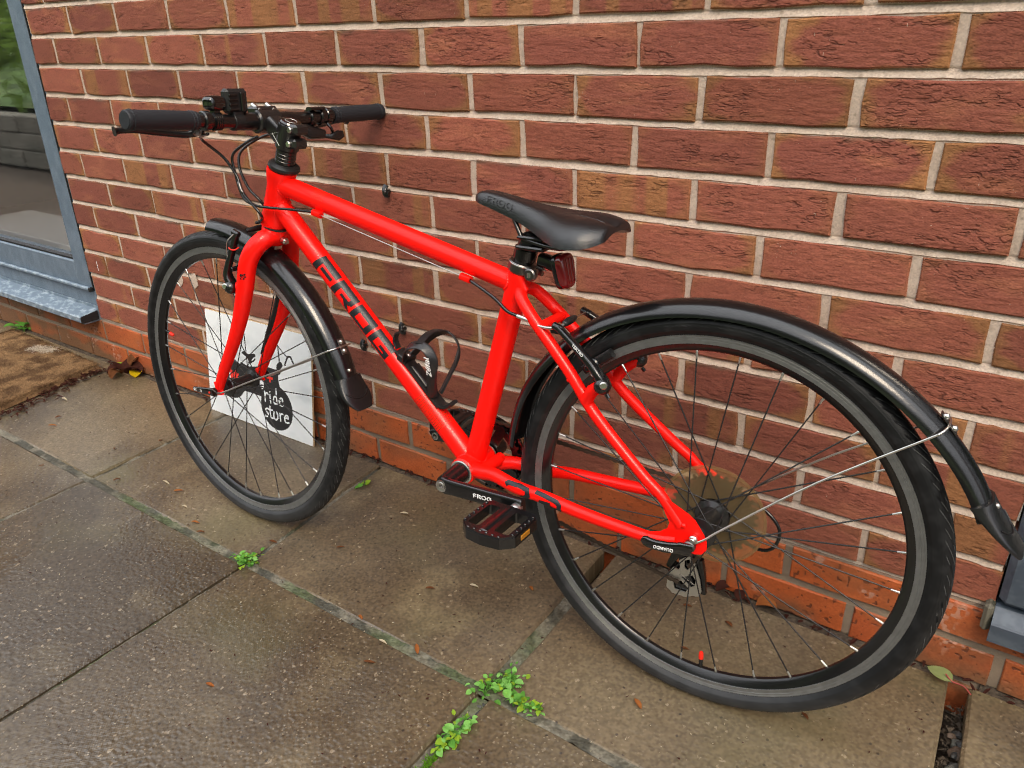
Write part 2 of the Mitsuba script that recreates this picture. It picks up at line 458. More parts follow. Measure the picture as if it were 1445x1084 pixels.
def lathe(prof, c=(0, 0, 0), axis=(0, 0, 1), k=32, closed=False):
    """prof: (radius, height) list turned round the axis through c"""
    axis = np.asarray(axis, float) / np.linalg.norm(axis)
    s = np.eye(3)[np.argmin(np.abs(axis))]
    a = s - (s @ axis) * axis
    a /= np.linalg.norm(a)
    b = np.cross(axis, a)
    th = np.arange(k) * 2 * np.pi / k
    prof = np.asarray(prof, float)
    d = np.cos(th)[:, None] * a + np.sin(th)[:, None] * b
    ring = np.asarray(c, float) + prof[None, :, 0, None] * d[:, None] + prof[None, :, 1, None] * axis
    n = len(prof)
    v = ring.reshape(-1, 3)
    f = []
    m = n if closed else n - 1
    for i in range(k):
        i2 = (i + 1) % k
        for j in range(m):
            j2 = (j + 1) % n
            f += [[i * n + j, i2 * n + j, i2 * n + j2], [i * n + j, i2 * n + j2, i * n + j2]]
    return TM(v, f)


def cyl(p0, p1, r, k=20, cham=.0):
    p0, p1 = np.asarray(p0, float), np.asarray(p1, float)
    L = np.linalg.norm(p1 - p0)
    c = min(cham, r * .5, L * .4)
    prof = [(0, 0), (r - c, 0), (r, c), (r, L - c), (r - c, L), (0, L)] if c > 0 else [(0, 0), (r, 0), (r, L), (0, L)]
    return lathe(prof, p0, p1 - p0, k)


def ball(c, r, s=(1, 1, 1), sub=2):
    m = trimesh.creation.icosphere(subdivisions=sub, radius=1.)
    return TM(m.vertices * np.asarray(s) * r + np.asarray(c, float), m.faces)


def polys(g):
    return [x for x in getattr(g, 'geoms', [g]) if x.geom_type == 'Polygon' and x.area > 1e-12]


def plate(g, z0, z1):
    """shapely polygon(s) in the first two axes, extruded along the third"""
    out = []
    for x in polys(g):
        m = trimesh.creation.extrude_polygon(x, z1 - z0, engine='earcut')
        out.append(TM(m.vertices + [0, 0, z0], m.faces))
    return cat(*out)


def man(m):
    m = m.copy()
    m.merge_vertices(digits_vertex=7)
    mm = m3.Manifold(m3.Mesh(m.vertices.astype(np.float32), m.faces.astype(np.uint32)))
    if mm.volume() < 0:
        mm = m3.Manifold(m3.Mesh(m.vertices.astype(np.float32), m.faces[:, ::-1].astype(np.uint32)))
    return mm


def union(ms):
    out = m3.Manifold.batch_boolean([man(m) for m in ms], m3.OpType.Add)
    q = out.to_mesh()
    return TM(q.vert_properties[:, :3], q.tri_verts)


# bicycle axes: u forward, v up in the plane of the bicycle, w towards its left (the camera); origin at the rear axle
R_RIM, R_TYRE = 0.28552, 0.31547
O_ = np.array([2.05453, -0.25673, 0.31521]); A_ = np.array([-0.998632, -0.052268, 0.0])
U_ = np.array([-0.002113, 0.040376, 0.999182]); N_ = np.array([0.052226, -0.997817, 0.040431])
FC_ = np.array([1.04838, -0.30679, 0.31508]); FA_ = np.array([-0.999992, 0.002863, -0.002771])
FU_ = np.array([-0.002595, 0.059911, 0.998200]); FN_ = np.array([-0.003024, -0.998200, 0.059903])
M_BIKE = np.array([A_, U_, N_]); M_FORK = np.array([FA_, FU_, FN_])


def bk(m):
    return TM(O_ + np.asarray(m.vertices) @ M_BIKE, np.asarray(m.faces)[:, ::-1])


def fk(m):
    return TM(FC_ + np.asarray(m.vertices) @ M_FORK, np.asarray(m.faces)[:, ::-1])


def text3(s, h, o, ex, ey, depth=.0006, bold=True, squash=1.):
    """lettering lying on a plane: origin o, reading along ex, upwards along ey (all in one frame)"""
    m = meshkit.text_mesh(s, h, 1.0, bold=bold)
    v = np.asarray(m.vertices)
    ex, ey = np.asarray(ex, float), np.asarray(ey, float)
    ex, ey = ex / np.linalg.norm(ex), ey / np.linalg.norm(ey)
    ez = np.cross(ex, ey)
    return v, m.faces, ex, ey, ez, np.asarray(o, float), depth, squash


def lettering(s, h, o, ex, ey, normal, depth=.0006, bold=True, squash=1.):
    m = meshkit.text_mesh(s, h, 1.0, bold=bold)
    v = np.asarray(m.vertices)
    ex, ey, nn = (np.asarray(q, float) / np.linalg.norm(q) for q in (ex, ey, normal))
    return TM(np.asarray(o, float) + v[:, :1] * squash * ex + v[:, 1:2] * ey + v[:, 2:3] * depth * nn, m.faces)


# ------------------------------------------------------------------ the wall
WALL_L, WIN_R, TOP = -0.116, 2.424, 2.55
DOOR = (-1.25, WALL_L, .15, 2.1)
WINR = (WIN_R, 3.9, .135, 2.1)
wall = thing('brick_wall', 'red and tan brick wall with pale mortar standing over two courses of orange bricks', 'wall')


def brick_mesh(x0, x1, z0, z1, r, jit=.0010, proud=.0):
    """front of a brick: uneven outline, worn arris, face standing proud of the joints"""
    n = (4, 2)
    xs = np.linspace(x0, x1, n[0] + 1)
    zs = np.linspace(z0, z1, n[1] + 1)
    per = [(x, z0) for x in xs[:-1]] + [(x1, z) for z in zs[:-1]] + [(x, z1) for x in xs[:0:-1]] + [(x0, z) for z in zs[:0:-1]]
    per = np.array(per) + r.normal(0, jit, (len(per), 2))
    k = len(per)
    c = per.mean(0)
    d = per - c
    inset = per - np.sign(d) * np.minimum(np.abs(d), .0022)
    back = np.c_[per[:, 0], np.full(k, .030), per[:, 1]]
    mid = np.c_[per[:, 0], np.full(k, .0022) - proud + r.normal(0, .0005, k), per[:, 1]]
    front = np.c_[inset[:, 0], -proud + r.normal(0, .0004, k), inset[:, 1]]
    v = np.vstack([back, mid, front, [[c[0], -proud - .0003, c[1]]]])
    f = []
    for a, b in ((0, k), (k, 2 * k)):
        for j in range(k):
            j2 = (j + 1) % k
            f += [[a + j, a + j2, b + j2], [a + j, b + j2, b + j]]
    for j in range(k):
        f.append([2 * k + j, 2 * k + (j + 1) % k, 3 * k])
    return TM(v, f)


def seen(x, z):
    d = np.array([x, 0, z]) - CAM
    zc = d @ FWD
    if zc < .05:
        return False
    rt = np.cross(FWD, UPV)
    return abs(d @ rt / zc) < .70 and abs(d @ UPV / zc) < .53


far_brown, far_orange = [], []
BED, PERP = .0132, .0124
for n in range(-21, 14):
    zc = ZA - n * PZ
    par = n % 2
    plinth = n >= 11
    for i in range(-20, 25):
        x0, x1 = i * PX + par * HO, (i + 1) * PX + par * HO
        pieces = [(x0, x1)]
        if not plinth:
            for (a, b, c, d) in (DOOR, WINR):
                if c < zc < d:
                    nxt = []
                    for (p, q) in pieces:
                        if q <= a or p >= b:
                            nxt.append((p, q))
                        else:
                            if p < a - .02:
                                nxt.append((p, a + PERP / 2))
                            if q > b + .02:
                                nxt.append((b - PERP / 2, q))
                    pieces = nxt
        for (p, q) in pieces:
            if q - p < .03:
                continue
            o = rng.normal(0, .0012, 2)
            m = brick_mesh(p + PERP / 2 + o[0], q - PERP / 2 + o[0], zc - PZ / 2 + BED / 2 + o[1] * .5, zc + PZ / 2 - BED / 2 + o[1] * .5, rng,
                           .0011 if not plinth else .0006, max(0., rng.normal(.0005, .0007)))
            vis = any(seen(x, z) for x in (p, (p + q) / 2, q) for z in (zc - .04, zc + .04))
            if vis:
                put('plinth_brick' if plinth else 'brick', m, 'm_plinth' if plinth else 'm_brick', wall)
            else:
                (far_orange if plinth else far_brown).append(m)
put('upper_brickwork', cat(*far_brown), 'm_brick', wall, kind='stuff')
put('outer_plinth', cat(*far_orange), 'm_plinth', wall, kind='stuff')


def mortar_strip(x0, x1, z0, z1, step=.02):
    """struck bed joints: set back under each brick's lower edge, flush on the brick below; perpends set back a little"""
    prof = []
    n0 = int(math.floor((ZA + PZ / 2 - z1) / PZ)) - 1
    n1 = int(math.ceil((ZA + PZ / 2 - z0) / PZ)) + 1
    for n in range(n0, n1):
        zb = ZA + PZ / 2 - n * PZ          # the bed joint above course n
        low = n >= 11
        t, bt = (.0062, .0014) if not low else (.006, .0045)
        prof += [(zb + BED / 2 + .003, .0040), (zb + BED / 2 - .0008, t), (zb - BED / 2 + .0012, bt), (zb - BED / 2 - .0005, .0032), (zb - BED / 2 - .004, .0034)]
    prof = [(z, y) for z, y in prof if z0 <= z <= z1]
    prof = [(z1, .0036)] + prof + [(z0, .0036)]
    xs = np.arange(x0, x1 + step, step)
    xs[-1] = x1
    P_ = np.array(prof)
    X, Zi = np.meshgrid(xs, np.arange(len(P_)), indexing='ij')
    Z = P_[Zi, 0]
    Y = P_[Zi, 1]
    nz = meshkit.fbm(np.stack([X * 45, Z * 60, X * 0 + 2.], -1), 3, 4) - .5
    Y = Y + nz * .0016
    Z = Z + (meshkit.noise(np.stack([X * 60, np.round(Z / PZ) * 3.3, X * 0], -1), 8) - .5) * .0022 * ((Zi > 0) & (Zi < len(P_) - 1))
    v = np.stack([X, Y, Z], -1).reshape(-1, 3)
    k = len(P_)
    f = []
    for i in range(len(xs) - 1):
        a = np.arange(k - 1) + i * k
        f.append(np.c_[a, a + 1, a + k + 1]); f.append(np.c_[a, a + k + 1, a + k])
    return TM(v, np.vstack(f))


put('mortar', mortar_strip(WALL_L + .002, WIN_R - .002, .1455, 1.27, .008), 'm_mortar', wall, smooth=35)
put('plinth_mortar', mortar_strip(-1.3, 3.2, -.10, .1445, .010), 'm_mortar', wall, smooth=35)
put('backing', cat(box(WALL_L + .002, WIN_R - .002, .012, .10, .12, 1.26), box(-4.4, 5.3, .009, .10, 1.27, 2.2 - .1) if False else box(WALL_L + .002, WIN_R - .002, .004, .10, 1.262, 2.1),
                   box(-4.4, 5.3, .004, .10, 2.102, TOP), box(-4.4, -1.252, .004, .10, -.06, 2.1), box(3.902, 5.3, .004, .10, .15, 2.1),
                   box(-1.25, 3.9, .012, .10, -.10, .118), box(3.902, 5.3, .004, .10, -.06, .148)), 'm_mortar', wall)
put('coping', rbox(-4.45, 5.35, -.10, .2, TOP, TOP + .12, .01), 'm_frame', wall)

# ------------------------------------------------------------------ glazed door, left
door = thing('glazed_door', 'blue grey metal framed glazed door with a projecting sill left of the bricks', 'door')
X0, X1 = -1.25, WALL_L - .002
FY = .010
put('frame', cat(rbox(X1 - .012, X1, FY, .09, .19, 2.098, .002), rbox(X0, X0 + .05, FY, .09, .19, 2.098, .003), rbox(X0 + .05, X1 - .012, FY + .004, .09, 2.05, 2.098, .003),
                 rbox(X0 + .05, X1 - .012, FY - .002, .09, .185, .236, .003)), 'm_frame', door)
sash = put('sash', cat(rbox(X1 - .098, X1 - .0165, FY - .004, .07, .2405, 2.046, .004), rbox(X0 + .055, X0 + .12, FY - .004, .07, .2405, 2.046, .004),
                       rbox(X0 + .12, X1 - .098, FY - .002, .07, .2405, .326, .004), rbox(X0 + .12, X1 - .098, FY - .002, .07, 1.98, 2.046, .004)), 'm_frame', door)
put('weather_bar', cat(rbox(X0 + .055, X1 - .02, FY - .016, FY - .0045, .238, .2495, .003)), 'm_cill', door)
put('weather_bar_cap', rbox(X1 - .0195, X1 - .010, FY - .018, FY - .004, .2365, .251, .002), 'm_gasket', door)
put('gasket', cat(box(X1 - .0160, X1 - .0125, FY - .003, .05, .2405, 2.046), box(X1 + .0003, X1 + .006, .0065, .03, .17, 2.09)), 'm_gasket', door)
put('inner_sill', rbox(X0 + .06, X1 - .03, .095, .34, .300, .332, .004), 'm_inner', door)
gl = put('glass', TM([[X0 + .12, .034, .327], [X1 - .099, .034, .327], [X1 - .099, .034, 1.979], [X0 + .12, .034, 1.979]], [[0, 1, 2], [0, 2, 3]]), 'm_glass', door)
put('inner_pane', TM([[X0 + .12, .052, .327], [X1 - .099, .052, .327], [X1 - .099, .052, 1.979], [X0 + .12, .052, 1.979]], [[0, 1, 2], [0, 2, 3]]), 'm_glass', door)
put('glazing_bead', cat(rbox(X1 - .1055, X1 - .0985, FY + .006, .033, .3275, 1.979, .001), rbox(X0 + .12, X1 - .106, FY + .004, .033, .3265, .3335, .001)), 'm_gasket', door)
prof = Polygon([(-.057, .1475), (-.0568, .1635), (-.054, .1662), (.004, .178), (.004, .1865), (.09, .1865), (.09, .14), (-.048, .14), (-.048, .1475)])
sp = plate(prof, 0, 1.12)                                 # (y, z) along x
cill = put('sill', TM(np.c_[np.asarray(sp.vertices)[:, 2] - 1.247, np.asarray(sp.vertices)[:, 0], np.asarray(sp.vertices)[:, 1]], sp.faces), 'm_cill', door)
prof2 = Polygon([(-.0585, .146), (-.0583, .1645), (-.0555, .1678), (-.002, .1735), (-.002, .146)]).buffer(.0004)
sp = plate(prof2, 0, .004)
put('sill_cap', TM(np.c_[np.asarray(sp.vertices)[:, 2] - .1268, np.asarray(sp.vertices)[:, 0], np.asarray(sp.vertices)[:, 1]], sp.faces), 'm_gasket', door)

# the window at the right edge of the picture
win = thing('window', 'dark blue grey window frame and sill corner at the right edge of the brick wall', 'window')
XR = WIN_R + .003
put('post', rbox(XR, XR + .06, -.012, .09, .163, 2.098, .010), 'm_cill_dark', win)
put('far_post', rbox(3.84, 3.898, -.004, .09, .163, 2.098, .006), 'm_cill_dark', win)
put('rail', cat(rbox(XR + .06, 3.84, .004, .09, .163, .235, .005), rbox(XR + .06, 3.84, .004, .09, 2.04, 2.098, .005)), 'm_cill_dark', win)
put('glass', TM([[XR + .06, .04, .235], [3.84, .04, .235], [3.84, .04, 2.04], [XR + .06, .04, 2.04]], [[0, 1, 2], [0, 2, 3]]), 'm_glass', win)
prof = Polygon([(-.030, .108), (-.0300, .1385), (-.0275, .1415), (-.006, .158), (.09, .162), (.09, .13), (-.012, .119), (-.012, .108)])
sp = plate(prof, 0, 1.47)
put('sill', TM(np.c_[np.asarray(sp.vertices)[:, 2] + WIN_R + .002, np.asarray(sp.vertices)[:, 0], np.asarray(sp.vertices)[:, 1]], sp.faces), 'm_cill_dark', win)
put('sill_end', rbox(WIN_R - .0115, WIN_R + .0015, -.020, .01, .115, .164, .005), 'm_joint', win)

# dark rooms behind the panes
put('room_interior', cat(box(-2.4, 4.2, 3.2, 3.3, -.1, 2.6), box(-2.5, -2.4, .101, 3.3, -.1, 2.6), box(4.2, 4.3, .101, 3.3, -.1, 2.6), box(-2.5, 4.3, .101, 3.3, 2.6, 2.7)), 'm_room', kind='structure')
put('room_floor', box(-2.4, 4.2, .101, 3.2, .05, .15), 'm_room_floor', kind='structure')

# ------------------------------------------------------------------ ground and paving
put('ground', TM([[-40, -40, -.085], [40, -40, -.085], [40, 40, -.085], [-40, 40, -.085]], [[0, 1, 2], [0, 2, 3]]), 'm_soil', kind='structure')
pav = 'pavement'


def slab_mesh(q, r):
    """q: four corners (x, y) anticlockwise; slightly uneven, chipped arris"""
    q = np.asarray(q, float)
    n = 9
    per = np.vstack([q[i] + (q[(i + 1) % 4] - q[i]) * np.linspace(0, 1, n, endpoint=False)[:, None] for i in range(4)])
    k = len(per)
    c = per.mean(0)
    chip = np.abs(r.normal(0, .0011, k)) + .0005
    d = (c - per) / np.linalg.norm(c - per, axis=1, keepdims=True)
    outer = per + d * chip[:, None]
    inner = per + d * (chip + .005)[:, None]
    tilt = r.normal(0, .0012, 3)

    def z(p, h):
        return h + tilt[0] * .5 + tilt[1] * (p[:, 0] - c[0]) * 1.2 + tilt[2] * (p[:, 1] - c[1]) * 1.2
    v = np.vstack([np.c_[outer, np.full(k, -.045)], np.c_[outer, z(outer, -.0045) + r.normal(0, .0006, k)], np.c_[inner, z(inner, 0.)], [[c[0], c[1], z(c[None], 0.)[0]]]])
    f = []
    for a, b in ((0, k), (k, 2 * k)):
        for j in range(k):
            j2 = (j + 1) % k
            f += [[a + j, a + j2, b + j2], [a + j, b + j2, b + j]]
    for j in range(k):
        f.append([2 * k + j, 2 * k + (j + 1) % k, 3 * k])
    return TM(v, f)


J = [-1.88, -1.27, -.655, -.045, .568, 1.155, 1.780, 2.418, 3.03, 3.64, 4.25]      # cross joints, first row
SK = [0, 0, 0, .002, .010, .022, .006, .010, 0, 0, 0]                    # how much they lean towards the camera side
HW = [.004, .004, .004, .004, .0045, .0035, .0115, .0138, .005, .005, .005]            # half widths
ROW = [(-.015, -.4475), (-.4597, -1.055), (-1.066, -1.67)]
labels[pav] = {'kind': 'structure'}
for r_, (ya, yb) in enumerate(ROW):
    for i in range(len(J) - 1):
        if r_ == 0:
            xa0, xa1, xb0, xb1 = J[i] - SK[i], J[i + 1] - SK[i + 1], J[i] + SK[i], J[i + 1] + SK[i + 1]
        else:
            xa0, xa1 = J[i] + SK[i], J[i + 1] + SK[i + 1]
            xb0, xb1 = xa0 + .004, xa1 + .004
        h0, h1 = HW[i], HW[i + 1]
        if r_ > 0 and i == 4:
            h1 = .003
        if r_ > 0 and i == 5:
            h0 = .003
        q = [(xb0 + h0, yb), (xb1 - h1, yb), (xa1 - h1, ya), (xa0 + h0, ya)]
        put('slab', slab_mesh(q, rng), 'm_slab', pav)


def joint_mesh(p0, p1, w, h, r, step=.012):
    p0, p1 = np.asarray(p0, float), np.asarray(p1, float)
    L = np.linalg.norm(p1 - p0)
    n = max(3, int(L / step))
    t = (p1 - p0) / L
    s = np.array([-t[1], t[0]])
    v, f = [], []
    m = 4
    for i in range(n + 1):
        c = p0 + t * L * i / n
        for j in range(m):
            o = (j / (m - 1) - .5) * 2 * w
            v.append([*(c + s * o), h + r.normal(0, .0009) + .002 * (meshkit.noise(np.array([c[0] * 25, c[1] * 25, j * 1.3])) - .5)])
    for i in range(n):
        for j in range(m - 1):
            a = i * m + j
            f += [[a, a + 1, a + m + 1], [a, a + m + 1, a + m]]
    mm = TM(v, f)
    if mm.face_normals[0][2] < 0:
        mm = TM(v, np.asarray(f)[:, ::-1])
    return mm


put('joint', joint_mesh((-1.9, -.4535), (4.2, -.4535), .010, -.0022, rng), 'm_joint', pav)
put('joint', joint_mesh((-1.9, -1.0605), (4.2, -1.0605), .008, -.0045, rng), 'm_joint', pav)
for i in (3, 4, 5, 6, 8):
    y1 = -.16 if i == 6 else -.03
    put('joint', joint_mesh((J[i] - SK[i] * (.6 if i == 6 else 1), y1), (J[i] + SK[i], -.445), HW[i] + .003, -.0045 if i != 6 else -.0065, rng), 'm_joint', pav)
    put('joint', joint_mesh((J[i] + SK[i], -.463), (J[i] + SK[i] + .004, -1.05), HW[i] + .003, -.0085 if i == 5 else (-.0050 if i != 6 else -.010), rng), 'm_joint', pav)
put('edge_dirt', joint_mesh((-1.5, -.006), (2.399, -.006), .012, -.0035, rng, .015), 'm_soil', pav)
put('edge_dirt', joint_mesh((2.436, -.006), (3.3, -.006), .012, -.0035, rng, .015), 'm_soil', pav)
# broken stones packed in the open joints
def stone(x, y, z, sx_, sy_, sz_, mat):
    b = trimesh.creation.icosphere(subdivisions=2, radius=1.)
    v = np.asarray(b.vertices)
    o = rng.uniform(0, 50, 3)
    cut = rng.normal(0, 1, (7, 3))
    cut /= np.linalg.norm(cut, axis=1, keepdims=True)
    r = np.ones(len(v))
    for c in cut:
        q = v @ c
        r = np.where(q > .55, np.minimum(r, .62 / np.maximum(q, .3)), r)
    v = v * (r * (1 + .5 * (meshkit.noise(v * 1.9 + o) - .5)))[:, None]
    a = rng.uniform(0, 6.28)
    v = v * np.array([sx_, sy_, sz_])
    v = np.c_[v[:, 0] * math.cos(a) - v[:, 1] * math.sin(a), v[:, 0] * math.sin(a) + v[:, 1] * math.cos(a), v[:, 2]]
    put('stone', TM(v + [x, y, z], b.faces), mat, pav, smooth=28)


PM = ['m_pebble', 'm_pebble_dark', 'm_pebble_brown']
for k in range(30):
    y = -.095 - .34 * k / 29
    s_ = rng.uniform(.006, .013)
    stone(2.409 + y * -.015 + rng.uniform(0, .022), y + rng.normal(0, .004), -.022 + rng.uniform(-.006, .006), s_, s_ * rng.uniform(.8, 1.4), s_ * .7, PM[int(rng.integers(3))])
for k in range(9):
    s_ = rng.uniform(.004, .009)
    stone(1.786 + rng.uniform(0, .014), -.470 - .007 * k, -.011, s_, s_ * 1.2, s_ * .6, PM[int(rng.integers(2))])
slt = []
for k in range(700):
    y = rng.uniform(-.44, -.03)
    slt.append((2.404 + rng.uniform(0, .030), y, -.034 + rng.normal(0, .004)))
slt = np.array(slt)
q_ = slt[:, None] + rng.normal(0, .0035, (700, 3, 3)) * [1, 1, .5]
put('silt', TM(q_.reshape(-1, 3), np.arange(2100).reshape(-1, 3)), 'm_soil', pav, kind='stuff')

# garden on the camera's side: seen only mirrored in the panes
bx_, by_ = np.meshgrid(np.linspace(-30, 14, 80), np.linspace(-2.35, -16, 40), indexing='ij')
bz_ = .40 + (-by_ - 2.35) * .22 + .25 * (meshkit.fbm(np.stack([bx_ * .7, by_ * .7, bx_ * 0], -1), 3) - .5)
gi = np.arange(79)[:, None] * 40 + np.arange(39)
f_ = np.concatenate([np.stack([gi, gi + 40, gi + 41], -1).reshape(-1, 3), np.stack([gi, gi + 41, gi + 1], -1).reshape(-1, 3)])
bank = TM(np.stack([bx_, by_, bz_], -1).reshape(-1, 3), f_)
if bank.face_normals[0][2] < 0:
    bank = TM(bank.vertices, np.asarray(bank.faces)[:, ::-1])
put('grass_bank', bank, 'm_bank', kind='structure', smooth=True)
gw = thing('garden_wall', 'low dark block retaining wall in front of a grass bank, mirrored in the glazed door', 'wall')
blk = []
for c in range(3):
    for i in range(-52, 26):
        x = i * .45 + (c % 2) * .225
        blk.append(rbox(x + .006, x + .444, -2.35 + rng.normal(0, .006), -2.15 + rng.normal(0, .008), -.06 + c * .15 + .004, -.06 + c * .15 + .146, .008))
put('block', cat(*blk), 'm_stone', gw, kind='stuff')
bs = []
for k in range(9000):
    c = [(-9.5, -3.6, 1.0), (-6.9, -4.4, 1.3), (-12.5, -4.2, 1.2), (-5.2, -3.3, .8), (-16., -4.5, 1.4)][k % 5]
    bs.append(np.array(c) + rng.normal(0, 1, 3) * [.55, .4, .33] + rng.normal(0, 1, (3, 3)) * .055)
bs = np.array(bs)
put('shrubs', TM(bs.reshape(-1, 3), np.arange(len(bs) * 3).reshape(-1, 3)), 'm_shrub', kind='stuff', cat='shrubs', label='loose green shrubs on the grass bank on the camera side')
lf = []
for k in range(26000):
    x = rng.uniform(-26, 12)
    yy = -9.5 + rng.normal(0, .7) + .8 * math.sin(x * .9)
    zz = 1.7 + abs(rng.normal(0, 1.)) * (1.0 + .35 * math.sin(x * 1.7)) - .3
    a = rng.normal(0, 1, (3, 3)) * .17
    lf.append(np.array([x, yy, zz]) + a)
lf = np.array(lf)
tl = []  # unseen trees, added to cut the low sky and sharpen contrast
for k in range(30000):
    x = rng.uniform(-45, 35)
    hh = 6.5 + 2.2 * math.sin(x * .37) + 1.3 * math.sin(x * .91 + 1)
    tl.append(np.array([x, -21 + rng.normal(0, 1.6), 3.2 + hh * rng.random() ** .8]) + rng.normal(0, 1, (3, 3)) * .36)
tl = np.array(tl)
put('tree_line', TM(tl.reshape(-1, 3), np.arange(len(tl) * 3).reshape(-1, 3)), 'm_hedge', kind='stuff', cat='trees', label='added unseen row of dark trees beyond the garden on the camera side')
put('hedge', TM(lf.reshape(-1, 3), np.arange(len(lf) * 3).reshape(-1, 3)), 'm_hedge', kind='stuff', cat='hedge', label='dark green overgrown hedge along the top of the grass bank')

# ------------------------------------------------------------------ the bicycle
bike = thing('bicycle', 'bright red hybrid bicycle with black mudguards leaning against the brick wall', 'bicycle')


def P3(*a):
    return np.array(a, float)


# frame: one continuous body
HB, HT = P3(.8484, .3457, 0), P3(.8104, .446, 0)
hd = (HT - HB) / np.linalg.norm(HT - HB)
HL = np.linalg.norm(HT - HB)
BB = P3(.4135, -.021, 0)
ST = P3(.3175, .3365, 0)
sd = (ST - BB) / np.linalg.norm(ST - BB)
TT0, TT1 = P3(.826, .4225, 0), P3(.318, .3075, 0)
DT0, DT1 = P3(.842, .3985, 0), P3(.4135, -.021, 0)
parts = [lathe([(0, 0), (.0232, 0), (.0242, .003), (.0238, .012), (.0216, .028), (.0216, HL - .030), (.0250, HL - .014), (.0262, HL - .004), (.0255, HL), (0, HL)], HB, hd, 40)]
parts.append(tube([TT0, TT0 + (TT1 - TT0) * .25, TT0 + (TT1 - TT0) * .75, TT1], [.0180, .0172, .0162, .0160], 36))
parts.append(tube([DT0, DT0 + (DT1 - DT0) * .3, DT0 + (DT1 - DT0) * .8, DT1], [.0180, .0180, .0186, .0192], 36))
parts.append(tube([BB, BB + sd * .1, ST - sd * .06, ST], [.0182, .0178, .0178, .0186], 36))
parts.append(cyl(BB - P3(0, 0, .036), BB + P3(0, 0, .036), .0232, 36, .002))
NSS = cr([(.3165, .306, .006), (.2950, .286, .028), (.2113, .2053, .043), (.1637, .1500, .049), (.0846, .0842, .060), (.0506, .0590, .063), (.018, .022, .0655)], 6)
NCS = cr([(.410, -.022, .018), (.375, -.014, .030), (.3454, -.0085, .036), (.2954, -.0115, .046), (.2456, -.0095, .052), (.1741, -.0125, .058), (.1068, -.0133, .062), (.0585, -.0119, .065), (.022, -.004, .0655)], 5)
for s in (1, -1):
    q = NSS * P3(1, 1, s)
    parts.append(tube(q, np.interp(np.linspace(0, 1, len(q)), [0, .3, .7, 1], [.0098, .0090, .0080, .0072]), 18))
    q = NCS * P3(1, 1, s)
    if s < 0:
        q = q + np.c_[np.zeros(len(q)), np.interp(q[:, 0], [.02, .12, .3, .4], [.004, 0, -.012, -.008]), np.zeros(len(q))]
    parts.append(tube(q, np.interp(np.linspace(0, 1, len(q)), [0, .2, .6, 1], [.0135, .0115, .0100, .0080]), 18))
    drop = Polygon([(.052, .062), (.0309, .0515), (.0100, .0425), (-.0010, .0350), (-.0150, .0165), (-.0194, .0070), (-.0207, -.0040), (-.0158, -.0110), (-.0062, -.0140), (.0050, -.0120),
                    (.0173, -.0135), (.0611, -.0200), (.0741, -.0080), (.0480, .0010), (.0360, .0110), (.0330, .0240), (.0420, .0400)]).buffer(.001).buffer(-.0005)
    pm = plate(drop, .0625, .0685)
    parts.append(TM(np.asarray(pm.vertices) * P3(1, 1, s), pm.faces if s > 0 else np.asarray(pm.faces)[:, ::-1]))
    parts.append(tube([P3(.1790, .1690, .047 * s), P3(.168, .188, .0535 * s), P3(.1480, .2055, .0585 * s)], [.009, .0095, .0085], 16))
    parts.append(ball(P3(.2085, .1945, .047 * s), .0045))
    parts.append(ball(P3(.0125, .0265, .069 * s), .004))
parts.append(tube([P3(.2665, .2600, -.034), P3(.2665, .2600, .034)], .0075, 16))
parts.append(tube([P3(.378, -.0140, -.030), P3(.378, -.0140, .030)], .0105, 16))
for (u, v) in ((.7165, .3800), (.4090, .3105)):
    parts.append(bar([P3(u + .009, v + .002, .0175), P3(u - .009, v - .002, .0175)], .0055, .0060, (0, 1, 0), .7, 12))
parts.append(bar([P3(.3075, .303, .012), P3(.3200, .330, .012)], .007, .009, (0, 0, 1), .8, 12))
for q in (DT0 + (DT1 - DT0) * .60, DT0 + (DT1 - DT0) * .76):
    parts.append(ball(q + P3(-.0115, .0120, 0), .006))


def weld(a0, a1, ra, b0, b1, rb, r=.0021):
    """rippled bead along the line where tube a (running away from a0) leaves tube b"""
    a0, a1, b0, b1 = (np.asarray(q, float) for q in (a0, a1, b0, b1))
    d = (a1 - a0) / np.linalg.norm(a1 - a0)
    e = (b1 - b0) / np.linalg.norm(b1 - b0)
    s = np.eye(3)[np.argmin(np.abs(d))]
    x = s - (s @ d) * d
    x /= np.linalg.norm(x)
    y = np.cross(d, x)
    pts = []
    for t in np.linspace(0, 2 * np.pi, 72, endpoint=False):
        p = a0 + ra * (math.cos(t) * x + math.sin(t) * y)
        w0, w1 = p - b0 - ((p - b0) @ e) * e, d - (d @ e) * e
        A2, B2, C2 = w1 @ w1, 2 * w0 @ w1, w0 @ w0 - rb * rb
        D2 = max(B2 * B2 - 4 * A2 * C2, 0)
        pts.append(p + d * (-B2 + math.sqrt(D2)) / (2 * A2))
    pts = np.array(pts)
    n = len(pts)
    tg = np.roll(pts, -1, 0) - np.roll(pts, 1, 0)
    tg /= np.linalg.norm(tg, axis=1, keepdims=True)
    nrm = np.cross(tg, d)
    nrm /= np.linalg.norm(nrm, axis=1, keepdims=True)
    bn = np.cross(tg, nrm)
    rr = r * (1 + .16 * np.cos(np.arange(n) * np.pi))
    th = np.arange(8) * np.pi / 4
    ring = pts[:, None] + rr[:, None, None] * (np.cos(th)[None, :, None] * nrm[:, None] + np.sin(th)[None, :, None] * bn[:, None])
    return sweep(None, ring, closed=True)


